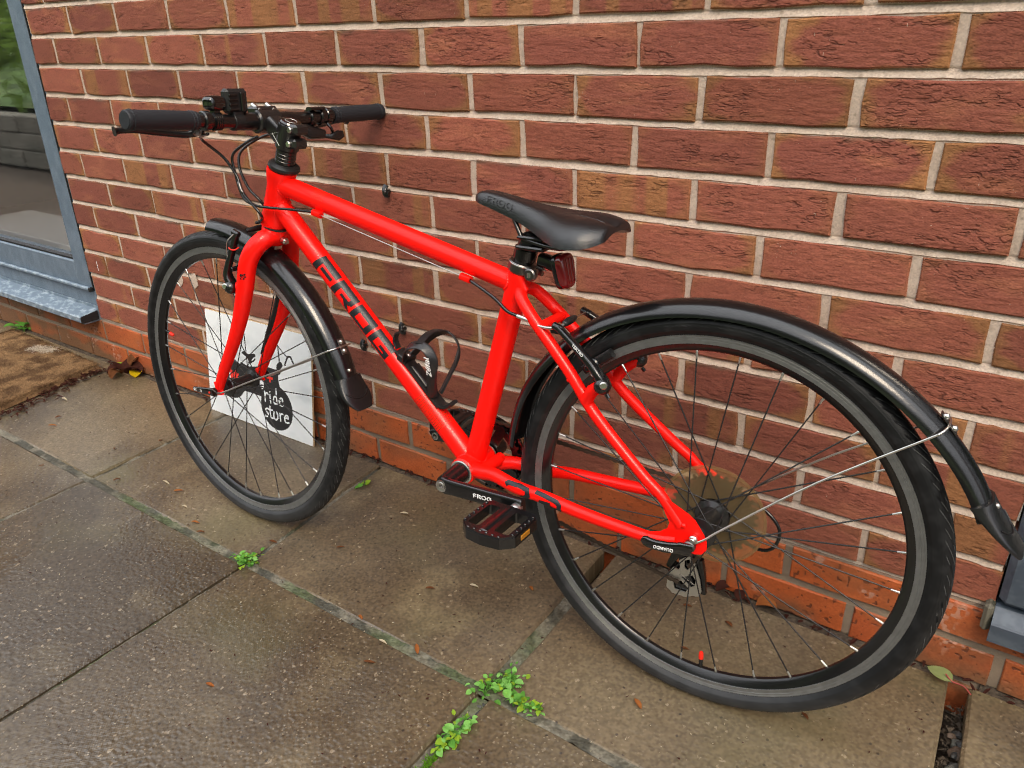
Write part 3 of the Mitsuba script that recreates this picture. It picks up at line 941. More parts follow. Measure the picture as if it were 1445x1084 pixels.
parts += [weld(TT0, TT1, .0178, HB, HT, .0222), weld(DT0, DT1, .0180, HB, HT, .0222), weld(TT1, TT0, .0160, BB, ST, .0182), weld(BB, ST, .0182, BB - P3(0, 0, 1), BB, .0232),
          weld(DT1, DT0, .0192, BB - P3(0, 0, 1), BB, .0232)]
frame_mesh = union(parts)
frame = put('frame', bk(frame_mesh), 'm_red', bike, smooth=38, label='bright red welded frame')


def tube_wrap(p0, p1, r, shapes, side=(0, 0, 1), up=None, eps=.0004, ds=.004):
    """flat shapes (s along the tube from p0, h round it) wrapped on the tube's surface"""
    p0, p1 = np.asarray(p0, float), np.asarray(p1, float)
    d = (p1 - p0) / np.linalg.norm(p1 - p0)
    n = np.asarray(side, float)
    n = n - (n @ d) * d
    n /= np.linalg.norm(n)
    m = np.cross(n, d)
    if up is not None and m @ np.asarray(up, float) < 0:
        m = -m
    vs, fs, off = [], [], 0
    g = unary_union(shapes)
    x0, y0, x1, y1 = g.bounds
    hs = np.arange(y0, y1 + .0015, .0015)
    for a, b in zip(hs[:-1], hs[1:]):
        for q in polys(g.intersection(sbox(x0 - 1, a, x1 + 1, b))):
            v2, f2 = trimesh.creation.triangulate_polygon(q, engine='earcut')
            th = v2[:, 1] / r
            rr = (r if np.isscalar(r) else r) + eps
            vs.append(p0 + v2[:, :1] * d + rr * (np.cos(th)[:, None] * n + np.sin(th)[:, None] * m))
            f2 = np.asarray(f2)
            # face outwards
            t = vs[-1][f2[0]]
            if np.cross(t[1] - t[0], t[2] - t[0]) @ (np.cos(th.mean()) * n + np.sin(th.mean()) * m) < 0:
                f2 = f2[:, ::-1]
            fs.append(f2 + off)
            off += len(v2)
    return TM(np.vstack(vs), np.vstack(fs))


def sxp(pts, s0, L, h0, H, slant=.14):
    return Polygon([(s0 + x * L + slant * (y - .5) * H * -1, h0 + y * H) for x, y in pts])


def bx4(a, b, c, d):
    return [(a, b), (c, b), (c, d), (a, d)]


STEM = [(-.05, .03), (.0, -.02), (.21, 0), (.21, 1), (0, 1)]
GL = {'F': [bx4(0, .62, 1, 1), STEM, bx4(.30, .30, .90, .49)],
      'R': [bx4(0, .62, 1, 1), STEM, bx4(.79, .38, 1, 1), bx4(.38, .30, .92, .46), [(.52, .40), (.74, .40), (1.04, 0), (.80, 0)]],
      'O': [bx4(0, 0, 1, .20), bx4(0, .62, 1, 1), bx4(0, 0, .23, 1), bx4(.77, 0, 1, 1)],
      'G': [bx4(0, .62, 1, 1), bx4(0, .0, .22, 1), bx4(.0, .0, 1.0, .19), bx4(.80, .0, 1.0, .46), bx4(.50, .29, 1.0, .46)]}
dtd = DT1 - DT0
Ld = np.linalg.norm(dtd)
s_a = (.842 - .7335) / (.842 - .4135) * Ld
s_b = (.842 - .5800) / (.842 - .4135) * Ld
Lt = (s_b - s_a) / 4.25
shapes = []
for k, ch in enumerate('FROG'):
    for pl in GL[ch]:
        shapes.append(sxp(pl, s_a + k * Lt * 1.075, Lt * .97, -.0066, .0318, -.08))
put('decal', bk(tube_wrap(DT0, DT1, .0183, shapes, up=(-.7, .7, 0), eps=.0005)), 'm_decal', frame, label='large black capital letters reading FROG along the down tube')
ribs = [sbox(s, -.006, s + .0010, .030) for s in np.arange(.452, .522, .0044) if s < Ld - .03]
put('stripe_decal', bk(tube_wrap(DT0, DT1, .0189, ribs, up=(-.7, .7, 0), eps=.0004)), 'm_line', frame)
ttd = np.linalg.norm(TT1 - TT0)
ribs = [sbox(s, .006, s + .0008, .024) for s in np.arange(.098, .124, .0040)]
put('stripe_decal', bk(tube_wrap(TT0, TT1, .0176, ribs, up=(0, 1, 0), eps=.0004)), 'm_line', frame)
# number on the chain stay: broad outlined strokes
def curve_wrap(path, s0, r, shapes, eps=.0006):
    """flat shapes laid on a bent tube: (s along the path from s0, h round it from its left side upwards)"""
    path = np.asarray(path, float)
    L = np.concatenate([[0], np.cumsum(np.linalg.norm(np.diff(path, axis=0), axis=1))])
    tg = np.gradient(path, L, axis=0)
    tg /= np.linalg.norm(tg, axis=1, keepdims=True)
    vs, fs, off = [], [], 0
    g = unary_union(shapes)
    x0, y0, x1, y1 = g.bounds
    for a in np.arange(x0, x1, .003):
        for b in np.arange(y0, y1, .0015):
            for q in polys(g.intersection(sbox(a, b, a + .003, b + .0015))):
                v2, f2 = trimesh.creation.triangulate_polygon(q, engine='earcut')
                ss = v2[:, 0] + s0
                c = np.stack([np.interp(ss, L, path[:, k]) for k in range(3)], -1)
                d = np.stack([np.interp(ss, L, tg[:, k]) for k in range(3)], -1)
                d /= np.linalg.norm(d, axis=1, keepdims=True)
                n = P3(0, 0, 1) - d[:, 2:3] * d
                n /= np.linalg.norm(n, axis=1, keepdims=True)
                m = np.cross(d, n)
                m *= np.sign(m[:, 1:2])
                rr = np.interp(ss / L[-1], [0, .2, .6, 1], r)[:, None] + eps
                th = (v2[:, 1] / rr[:, 0])[:, None]
                p = c + rr * (np.cos(th) * n + np.sin(th) * m)
                f2 = np.asarray(f2)
                t = p[f2[0]]
                if np.cross(t[1] - t[0], t[2] - t[0]) @ (np.cos(th) * n + np.sin(th) * m)[f2[0][0]] < 0:
                    f2 = f2[:, ::-1]
                vs.append(p)
                fs.append(f2 + off)
                off += len(v2)
    return TM(np.vstack(vs), np.vstack(fs))


def stroke(pts, w, cap=2):
    return LineString(pts).buffer(w, cap_style=cap, join_style=1)


g6 = [stroke([(.004, .004), (.008, .009), (.030, .012), (.046, .009), (.050, .000), (.044, -.006), (.030, -.012)], .0042)]
g9 = [stroke([(.062, .0105), (.078, .0095), (.102, .007), (.108, .003), (.108, -.009), (.080, -.0075), (.074, -.004), (.092, -.002)], .0038)]
put('number_decal', bk(curve_wrap(NCS, .098, [.0135, .0115, .0100, .0080], g6 + g9)), 'm_decal', frame, label='dark number along the near chain stay')

# fork and front end (steered axes)
HBf, HTf = P3(-.1640, .3460, 0), P3(-.2010, .4460, 0)
hdf = P3(-.354, .935, 0)
nb = cr([(-.1640, .3270, .004), (-.1600, .3220, .026), (-.1480, .3040, .041), (-.1363, .2777, .0485), (-.1240, .2302, .052), (-.1036, .1781, .0525), (-.0807, .1344, .0525), (-.0492, .0846, .0520), (-.0140, .0300, .0515), (-.001, .0060, .051)], 6)
fb = nb.copy()
tt = np.linspace(0, 1, len(nb))
fb[:, 1] -= np.interp(fb[:, 1], [.0, .1, .3], [-.0, -.012, 0]) * -1 * 0
fb[:, 2] *= -1
fp = []
for q in (nb, fb):
    fp.append(tube(q, np.interp(tt, [0, .22, .45, .75, 1], [.0165, .0170, .0158, .0118, .0092]), 24, up=(0, 0, 1)))
fp.append(lathe([(0, -.034), (.019, -.034), (.0225, -.026), (.0236, -.0025), (0, -.0025)], HBf, hdf, 36))
for s in (1, -1):
    fp.append(bar([P3(.004, .016, .051 * s), P3(-.001, -.010, .051 * s)], .0035, .011, (0, 0, 1), .6, 12))
    fp.append(tube([P3(-.124, .2300, .052 * s), P3(-.098, .2330, .0545 * s)], .0072, 14))
fork = put('fork', fk(union(fp)), 'm_red', bike, smooth=38, label='red fork with curved blades')
band = tube(nb[14:46] * P3(1, 1, -1) + np.c_[tt[14:46] * 0 + .0105, tt[14:46] * 0, tt[14:46] * 0 + .008], np.interp(np.linspace(0, 1, 32), [0, .2, .8, 1], [.003, .009, .008, .002]), 12)
put('cable_strip', fk(band), 'm_black_satin', fork)  # black strip laid along the inner side of the far blade
paw = [Point(0, 0).buffer(.0034), Point(.0048, .0042).buffer(.0017), Point(.0006, .0062).buffer(.0017), Point(-.0040, .0046).buffer(.0017), Point(.0060, -.001).buffer(.0015)]
paw = unary_union(paw).difference(Point(.001, .001).buffer(.0014))
put('emblem', fk(tube_wrap(P3(-.1400, .2900, .0497), P3(-.1240, .2302, .0520), .0160, [shapely.affinity.translate(paw, .030, .006)], up=(-1, 0, 0), eps=.0008)), 'm_decal', fork)
hs = bike + '__headset'
put('lower_race', fk(lathe([(0, -.0030), (.0236, -.0030), (.0242, -.0012), (.0236, .0004), (0, .0004)], HBf, hdf, 36)), 'm_black_satin', bike, smooth=35)
put('headset_cup', fk(cat(lathe([(0, .0003), (.0255, .0003), (.0278, .004), (.0272, .008), (.022, .0120), (.0175, .0125), (0, .0125)], HTf, hdf, 36))), 'm_black_satin', bike, smooth=35)
for k in range(4):
    a = HTf + hdf * (.0128 + k * .0062)
    put('spacer', fk(lathe([(0, 0), (.0168, 0), (.0175, .0008), (.0175, .0052), (.0168, .0060), (0, .0060)], a, hdf, 32)), 'm_anod', bike, smooth=35)
SB = HTf + hdf * .038
STp = SB + hdf * .044
BC = P3(-.1655, .5252, 0)
stem_m = [lathe([(0, 0), (.0185, 0), (.0205, .002), (.0205, .041), (.0190, .044), (0, .044)], SB, hdf, 28),
          bar([SB + hdf * .022 + P3(.002, 0, 0), SB + hdf * .025 + P3(.022, 0, 0), BC + P3(-.016, -.001, 0)], [.0195, .0165, .0145], [.0150, .0130, .0160], (0, 1, 0), .55, 16),
          cyl(BC - P3(0, 0, .024), BC + P3(0, 0, .024), .0200, 28, .003),
          rbox(BC[0] - .007, BC[0] + .019, BC[1] + .010, BC[1] + .024, -.024, .024, .004),
          rbox(SB[0] - .040, SB[0] - .012, SB[1] + .001, SB[1] + .018, -.014, .016, .004), rbox(SB[0] - .046, SB[0] - .016, SB[1] + .024, SB[1] + .041, -.014, .016, .004)]
stem = put('stem', fk(union(stem_m)), 'm_anod', bike, smooth=30)
put('top_cap', fk(cat(lathe([(0, .0002), (.0180, .0002), (.0186, .0025), (.0165, .0052), (.006, .0056), (0, .0046)], STp, hdf, 30))), 'm_black_gloss', stem, smooth=35)
put('cap_ring', fk(lathe([(.0082, .0053), (.0094, .0060), (.0106, .0055), (.0094, .0052)], STp, hdf, 28, True)), 'm_silver', stem, smooth=True)
for (u, v) in ((SB[0] - .026, SB[1] + .0095), (SB[0] - .032, SB[1] + .0325)):
    put('bolt', fk(cat(cyl(P3(u, v, .0155), P3(u, v, .0195), .0052, 16, .001))), 'm_steel', stem, smooth=30)
for (u, w) in ((BC[0] + .006, .015), (BC[0] + .006, -.015)):
    put('bolt', fk(tube([P3(u + .006, BC[1] + .0262, w), P3(u - .012, BC[1] + .0165, w)], .0046, 14)), 'm_steel', stem, smooth=30)
put('stem_mark', fk(cat(bar([SB + P3(-.004, .028, .0208), SB + P3(.016, .024, .0192)], .0005, .0005, (0, 1, 0)), bar([SB + P3(.010, .026, .0200), SB + P3(-.006, .006, .0205)], .0005, .0005, (0, 1, 0)))), 'm_silver', stem)
HBAR = cr([(-.1755, .5340, -.272), (-.1690, .5305, -.16), (-.1655, .5258, -.055), (-.1655, .5252, 0), (-.1655, .5258, .055), (-.1715, .5312, .15), (-.1779, .5360, .258)], 8)
put('handlebar', fk(tube(HBAR, np.interp(np.abs(HBAR[:, 2]), [0, .045, .075, .3], [.0150, .0146, .0112, .0111]), 20)), 'm_black', bike, smooth=40)


def barpt(w):
    return P3(np.interp(w, HBAR[:, 2], HBAR[:, 0]), np.interp(w, HBAR[:, 2], HBAR[:, 1]), w)


def along(w0, w1, prof, k=28):
    """lathe along the bar between two stations: prof of (t, radius)"""
    a, b = barpt(w0), barpt(w1)
    L = np.linalg.norm(b - a)
    return lathe([(0, 0)] + [(r, t * L) for t, r in prof] + [(0, L)], a, b - a, k)


for w0, w1, side in ((.262, .140, 1), (-.2735, -.150, -1)):
    grip = put('grip', fk(along(w0 + .0 * side, w1, [(0, .0128), (.012, .0144), (.045, .0150), (.06, .0147), (.065, .0157), (.085, .0157), (.09, .0146), (.50, .0150), (.88, .0144), (.895, .0144), (.90, .0153), (.915, .0153),
                                       (.92, .0144), (.94, .0144), (.945, .0152), (.96, .0152), (.965, .0143), (1, .0140)])), 'm_grip', bike, smooth=25)
    a, b = barpt(w0), barpt(w1)
    d = (a - b) / np.linalg.norm(a - b)
    put('grip_plug', fk(cat(lathe([(.0002, .0003), (.0018, .0003), (.0018, .0006), (.0126, .0006), (.0126, -.001), (0, -.001)], a, d, 24))), 'm_grip', bike, smooth=25)
# brake levers
for s in (1, -1):
    c = barpt(.122 * s)
    lv = put('brake_lever', fk(cat(cyl(c - P3(0, 0, .007), c + P3(0, 0, .007), .0155, 24, .002),
                                   bar(cr([c + P3(.010, -.006, 0), c + P3(.030, -.014, -.004 * s), c + P3(.042, -.018, -.014 * s)], 4), .009, .010, (0, 1, 0), .6, 12))), 'm_black', bike, smooth=35)
    bl = cr([c + P3(.044, -.020, -.016 * s), c + P3(.052, -.023, .006 * s), c + P3(.056, -.018, .050 * s), c + P3(.0555, -.0125, .090 * s), c + P3(.0580, -.0125, .108 * s), c + P3(.0600, -.0135, .121 * s)], 6)
    put('blade', fk(bar(bl, np.interp(np.linspace(0, 1, len(bl)), [0, .8, .93, 1], [.0062, .0048, .0048, .0075]), np.interp(np.linspace(0, 1, len(bl)), [0, .8, .93, 1], [.0050, .0036, .0040, .0075]), (0, 1, 0), .75, 12)), 'm_black', lv, smooth=40)
# shifter under the right-hand side
c = barpt(-.098)
sh = put('shifter', fk(cat(cyl(c - P3(0, 0, .006), c + P3(0, 0, .006), .0150, 22, .002), bar([c + P3(.012, -.014, .018), c + P3(.006, -.026, .0), c + P3(-.004, -.030, -.026)], [.011, .013, .008], [.016, .017, .012], (0, 1, 0), .6, 14),
                           bar([c + P3(-.012, .0155, .012), c + P3(-.012, .0160, -.022)], .0030, .0075, (0, 1, 0), .7, 14))), 'm_black', bike, smooth=35)
put('thumb_lever', fk(cat(bar([c + P3(-.006, -.032, -.016), c + P3(-.016, -.034, -.032), c + P3(-.019, -.033, -.048), c + P3(-.019, -.030, -.060)], [.003, .0045, .0095, .0060], [.0035, .004, .0045, .0030], (0, 1, 0), .55, 12))), 'm_black', sh, smooth=35)
c = barpt(-.136)
put('band_clamp', fk(cat(cyl(c - P3(0, 0, .006), c + P3(0, 0, .006), .0150, 22, .0015), tube(cr([c + P3(-.012, -.012, .010), c + P3(-.016, -.022, .004), c + P3(-.010, -.030, -.004)], 4), .003, 8))), 'm_black_gloss', sh, smooth=35)
# bell and light bracket
c = barpt(.101)
bell = put('bell', fk(ball(c + P3(.002, .0270, -.002), 1, (.0155, .0135, .0190), 4)), 'm_black_gloss', bike, smooth=True)
v_ = np.asarray(ball((0, 0, 0), 1, sub=4).vertices)
e_ = np.sign(v_) * np.abs(v_) ** .62
scene[bell] = ply(fk(TM(e_ * P3(.0135, .0120, .0175) + c + P3(.002, .0275, -.002), ball((0, 0, 0), 1, sub=4).faces)), 'm_black_gloss', smooth=True)
put('bell_clamp', fk(cat(cyl(c - P3(0, 0, .0075), c + P3(0, 0, .0075), .0138, 22, .001), rbox(c[0] - .006, c[0] + .006, c[1] + .011, c[1] + .018, -.006 + c[2], .006 + c[2], .001),
                         *[cyl(c + P3(0, 0, -.006 + k * .004), c + P3(0, 0, -.0045 + k * .004), .0150, 20) for k in range(4)])), 'm_black', bell, smooth=30)
c = barpt(.060)
lb = put('light_bracket', fk(cat(rbox(c[0] - .010, c[0] + .009, c[1] + .013, c[1] + .052, c[2] - .0215, c[2] + .0215, .005), cyl(c - P3(0, 0, .010), c + P3(0, 0, .010), .0145, 22, .001),
                                 bar([c + P3(0, .010, 0), c + P3(0, .016, 0)], .012, .010, (0, 0, 1), .6, 12))), 'm_black_satin', bike, smooth=30)
for k in range(4):
    put('rib', fk(rbox(c[0] - .0135, c[0] - .0095, c[1] + .018 + k * .0075, c[1] + .0215 + k * .0075, c[2] + .002, c[2] + .0185, .0008)), 'm_black', lb)
put('rib', fk(rbox(c[0] - .0140, c[0] - .0095, c[1] + .016, c[1] + .046, c[2] - .012, c[2] - .004, .0012)), 'm_black', lb)

# cables
cab = [cr([(.840, .512, .120), (.905, .4990, .085), (.905, .4650, .045), (.8830, .4350, .040), (.8660, .4060, .044), (.8280, .3760, .046), (.8420, .3600, .030), (.8800, .3480, .012), (.8920, .3430, -.02)], 8)]
cab.append(cr([(.850, .500, .010), (.868, .4890, .024), (.8980, .4680, .030), (.8960, .4400, .032), (.8780, .3980, .036), (.8500, .3860, .036), (.8200, .3835, .032), (.7800, .3830, .024), (.7270, .3825, .0190)], 8))
cab.append(cr([(.848, .504, -.070), (.890, .4960, -.040), (.9220, .4720, -.012), (.9240, .4450, -.002), (.9020, .4080, .002), (.875, .385, .0), (.85, .33, -.026), (.80, .345, -.024), (.70, .262, -.022)], 8))
for q in cab:
    put('cable', bk(tube(q, .0025, 8)), 'm_black', bike, smooth=True)
put('cable_sleeve', bk(tube(cab[0][27:33] + P3(0, 0, .0005), .0034, 10)), 'm_dark_steel', bike, smooth=True)
put('bare_cable', bk(tube([P3(.7120, .3795, .0185), P3(.4170, .3125, .0185)], .0009, 6)), 'm_steel', bike, smooth=True)
q = cr([(.4020, .3085, .0180), (.3700, .2990, .026), (.3452, .2895, .0310), (.3229, .2755, .0340), (.3027, .2710, .035)], 6)
put('cable', bk(tube(q, .0026, 8)), 'm_black', bike, smooth=True)

# the wheels
TSEC = []
for a in np.linspace(-118, 118, 33):
    r = math.radians(a)
    w_, h_ = math.sin(r), math.cos(r)
    TSEC.append((.2975 + .0180 * np.sign(h_) * abs(h_) ** .95, .0178 * w_))
TSEC[0] = (.2850, -.0108)
TSEC[-1] = (.2850, .0108)
TSEC = np.array(TSEC)


def tyre_mesh(k=150):
    th = np.linspace(0, 2 * np.pi, k + 1)
    n = len(TSEC)
    d = np.stack([np.cos(th), np.sin(th), th * 0], -1)
    v = TSEC[None, :, 0, None] * d[:, None] + TSEC[None, :, 1, None] * P3(0, 0, 1)
    uv = np.stack(np.broadcast_arrays(th[:, None] / (2 * np.pi), np.linspace(0, 1, n)[None]), -1).reshape(-1, 2)
    f = []
    for i in range(k):
        a = np.arange(n - 1) + i * n
        f += [np.c_[a, a + n, a + n + 1], np.c_[a, a + n + 1, a + 1]]
    return TM(v.reshape(-1, 3), np.vstack(f)), uv


def wheel(name, fn, phase, wl, wr, fl, fr, cross):
    wk = bike + '__' + name
    COUNT[wk] = 1
    m, uv = tyre_mesh()
    put('tyre', fn(m), 'm_tyre', wk, smooth=True, uv=uv)
    sec = [(.2862, .0108), (.2855, .0114), (.2724, .0114), (.2714, .0106), (.2640, .0066), (.2608, .0030), (.2604, 0), (.2608, -.0030), (.2640, -.0066), (.2714, -.0106), (.2724, -.0114), (.2855, -.0114), (.2862, -.0108), (.2838, -.0090), (.2830, 0), (.2838, .0090)]
    put('rim', fn(lathe(sec, (0, 0, 0), (0, 0, 1), 150, True)), 'm_rim', wk, smooth=32)
    tr = []
    for s in (1, -1):
        p = [(.2726, .0112), (.2730, .0120), (.2783, .0120), (.2786, .0116), (.2792, .0116), (.2795, .0120), (.2822, .0120), (.2825, .0117), (.2829, .0117), (.2832, .0120), (.2849, .0120), (.2853, .0112)]
        tr.append(lathe([(a, b * s) for a, b in p], (0, 0, 0), (0, 0, 1), 150))
    put('brake_track', fn(cat(*tr)), 'm_track', wk, smooth=25)
    n = 28
    for i in range(n):
        a = math.radians(phase + i * 360 / n)
        s = 1 if i % 2 == 0 else -1
        lead = 1 if (i // 2) % 2 == 0 else -1
        b = a + lead * math.radians(cross)
        rf, w = (fl, wl) if s > 0 else (fr, -wr)
        p0 = P3(rf * math.cos(b), rf * math.sin(b), w + (.0016 if lead > 0 else -.0016))
        p1 = P3(.2610 * math.cos(a), .2610 * math.sin(a), .0018 * s)
        d = (p1 - p0) / np.linalg.norm(p1 - p0)
        put('spoke', fn(tube([p0, p1 - d * .008], .00105, 6)), 'm_spoke', wk, smooth=True)
        put('nipple', fn(tube([p1 - d * .0115, p1 - d * .002, p1 + d * .001], [.0014, .0018, .0022], 8)), 'm_silver', wk, smooth=True)
    return wk


rw = wheel('rear_wheel', bk, 4.3, .034, .018, .021, .023, 66)
fw = wheel('front_wheel', fk, 6.9, .030, .030, .018, .018, 66)
put('hub', bk(cat(lathe([(0, -.060), (.006, -.060), (.008, -.022), (.0255, -.0205), (.0265, -.0185), (.0255, -.0165), (.018, -.012), (.0155, 0), (.0150, .022), (.0160, .030), (.0235, .0325), (.0240, .0345), (.0232, .0362), (.0130, .0400), (.0120, .050), (.0070, .052), (.0070, .062), (0, .062)], (0, 0, 0), (0, 0, 1), 40))),
    'm_anod', rw, smooth=32)
put('hub', fk(cat(lathe([(0, -.047), (.007, -.047), (.0085, -.036), (.0205, -.0325), (.0215, -.0300), (.0205, -.0275), (.0125, -.023), (.0118, 0), (.0125, .023), (.0205, .0275), (.0215, .0300), (.0205, .0325), (.0095, .036), (.0080, .047), (0, .047)], (0, 0, 0), (0, 0, 1), 36))), 'm_anod', fw, smooth=32)
for fn, wk, a in ((bk, rw, -93.0), (fk, fw, 14.8)):
    a = math.radians(a)
    d = P3(math.cos(a), math.sin(a), 0)
    vk = put('valve', fn(tube([d * .263, d * .2510, d * .2450], [.0034, .0032, .0032], 12)), 'm_black', wk, smooth=True)
    put('cap', fn(lathe([(0, 0), (.0036, 0), (.0038, .003), (.0036, .010), (.0026, .0125), (0, .0130)], d * .2455, -d, 14)), 'm_redplastic', vk, smooth=30, label='red dust cap')
# spoke guard disc and sprockets
put('spoke_guard_disc', bk(cat(lathe([(.0262, -.0225), (.0745, -.0225)], (0, 0, 0), (0, 0, 1), 60))), 'm_guard_disc', rw, label='translucent amber plastic disc behind the spokes')
put('disc_rim', bk(lathe([(.0746, -.0235), (.0790, -.0230), (.0790, -.0215), (.0746, -.0210)], (0, 0, 0), (0, 0, 1), 60, True)), 'm_guard_disc', rw, smooth=30)
for k in range(7):
    t = 32 - 3.2 * k
    R = t * .0127 / (2 * math.pi) * .97
    g = []
    nt = int(round(t))
    for i in range(nt):
        for da, rr in ((-.28, R - .0030), (-.14, R + .0028), (.14, R + .0028), (.28, R - .0030)):
            a = (i + da) * 2 * math.pi / nt
            g.append((rr * math.cos(a), rr * math.sin(a)))
    put('sprocket', bk(plate(Polygon(g).difference(Point(0, 0).buffer(.012)), -.0275 - k * .0042 - .0018, -.0275 - k * .0042)), 'm_cassette', rw)
# quick releases
q = put('quick_release', bk(cat(cyl(P3(0, 0, .0690), P3(0, 0, .0790), .0085, 20, .002))), 'm_dark_steel', bike, smooth=30)
put('lever', bk(bar(cr([(-.006, -.001, .0815), (.010, -.001, .0850), (.030, -.0035, .0890), (.052, -.0045, .0890), (.0640, -.0020, .0870)], 5), [.0095] * 6 + [.0085] * 6 + [.0078] * 6 + [.0072, .0060, .0040], .0042, (0, 1, 0), .7, 14)), 'm_black_gloss', q, smooth=40)
put('lettering', bk(lettering('QUANDO', .0048, (.0155, .0000, .0939), (1, -.06, .04), (.05, -1, 0), (0, 0, 1), .0004)), 'm_white_print', q)
put('hanger_screw', bk(cat(cyl(P3(-.004, .0115, .0680), P3(-.004, .0115, .0760), .0060, 16, .0015), cyl(P3(-.004, .0115, .0760), P3(-.004, .0115, .0790), .0038, 12, .001))), 'm_steel', bike, smooth=30)
put('skewer_nut', fk(cyl(P3(0, 0, -.062), P3(0, 0, -.069), .0080, 20, .002)), 'm_black', bike, smooth=30)
q = put('quick_release', fk(cyl(P3(0, 0, .0600), P3(0, 0, .0690), .0080, 20, .002)), 'm_black', bike, smooth=30)
put('lever', fk(bar(cr([(-.010, .003, .0715), (.010, .002, .0730), (.032, .000, .0745), (.052, -.002, .0735)], 6), np.interp(np.linspace(0, 1, 19), [0, .3, 1], [.0085, .0075, .0045]), .0040, (0, 1, 0), .7, 14)), 'm_black_gloss', q, smooth=40)
put('lettering', fk(lettering('QUANDO', .0046, (.0490, -.0030, .0778), (-1, .05, 0), (.04, 1, 0), (0, 0, 1), .0004)), 'm_white_print', q)
put('red_dot', fk(cyl(P3(-.002, .0025, .0755), P3(-.002, .0025, .0770), .0024, 14)), 'm_redplastic', q)


# mudguards
def guard(fn, name, th, rc, hw=.0258, drop=.020):
    """th (degrees) and crown radius; rounded section with a soft shoulder, a real 1.6 mm skin"""
    TH = np.radians(np.linspace(th[0], th[-1], 70))
    RC = np.interp(np.degrees(TH), th, rc)
    RC = np.convolve(np.pad(RC, 4, 'edge'), np.ones(9) / 9, 'valid')
    ph = np.radians(np.linspace(-86, 86, 19))
    out = [(math.sin(p) ** 1 / math.sin(ph[-1]), -(1 - math.cos(p)) / (1 - math.cos(ph[-1]))) for p in ph]
    inn = [(a * .945, b - .075 if abs(a) < .95 else b) for a, b in out[::-1]]
    sec = np.array(out + inn)
    ring = []
    for t, r in zip(TH, RC):
        d = P3(math.cos(t), math.sin(t), 0)
        ring.append([d * (r + b * drop) + P3(0, 0, a * hw) for a, b in sec])
    return put(name, fn(sweep(None, np.array(ring))), 'm_guard', bike, smooth=32)


RGT = [8, 11, 20, 30, 40, 54, 65, 80, 100, 111, 121, 131, 138, 145, 152, 160]
RGR = [.3400, .3420, .3460, .3450, .3420, .3390, .3350, .3320, .3330, .3350, .3390, .3440, .3490, .3540, .3595, .3650]
rg = guard(bk, 'rear_mudguard', RGT, RGR)
FGT = [87, 103, 118, 131, 144, 150, 157, 164, 168]
FGR = [.3400, .3385, .3370, .3380, .3415, .3430, .3460, .3490, .3500]
fg = guard(fk, 'front_mudguard', FGT, FGR)


def flap(fn, parent, th0, r0, th1, r1, flare, lip):
    """rubber flap that grips the guard's end and spreads below it"""
    n = 12
    ring = []
    for i in range(n):
        t = i / (n - 1)
        a = math.radians(th0 + (th1 - th0) * t)
        r = r0 + (r1 - r0) * t ** 1.6
        w = .0272 + flare * math.sin(min(1, t * 1.25) * math.pi / 2) - (lip * max(0, (t - .55) / .45) ** 2.2)
        dp = .0215 * (1 - .78 * t)
        d = P3(math.cos(a), math.sin(a), 0)
        out = [(-1, -1), (-.985, -.6), (-.88, -.30), (-.5, -.04), (0, 0), (.5, -.04), (.88, -.30), (.985, -.6), (1, -1)]
        inn = [(x * .93, y - .16) for x, y in out[::-1]]
        ring.append([d * (r + .0018 + y * dp) + P3(0, 0, x * w) for x, y in out + inn])
    k = put('flap', fn(sweep(None, np.array(ring))), 'm_flap', parent, smooth=32)
    rid = []
    for s in np.linspace(-1, 1, 15):
        t = .45 + .22 * (1 - s * s)
        a = math.radians(th0 + (th1 - th0) * t)
        r = r0 + (r1 - r0) * t ** 1.6
        w = s * (.0272 + flare * .8) * .86
        rid.append(P3(math.cos(a), math.sin(a), 0) * (r + .0022 - .0045 * abs(s) ** 2.2 * (1 - .6 * t)) + P3(0, 0, w))
    put('ridge', fn(tube(rid, .0011, 6)), 'm_flap', k, smooth=True)
    return k


flap(bk, rg, 156.5, .3628, 167.0, .3840, .007, .009)
flap(fk, fg, 165.0, .3490, 174.6, .3690, .005, .015)


def rivet(fn, parent, th, r, w, rad=.0038):
    a = math.radians(th)
    d = P3(math.cos(a), math.sin(a), 0)
    put('rivet', fn(ball(d * (r + .0006) + P3(0, 0, w), 1, (rad, rad, rad), 2)), 'm_steel', parent, smooth=True)


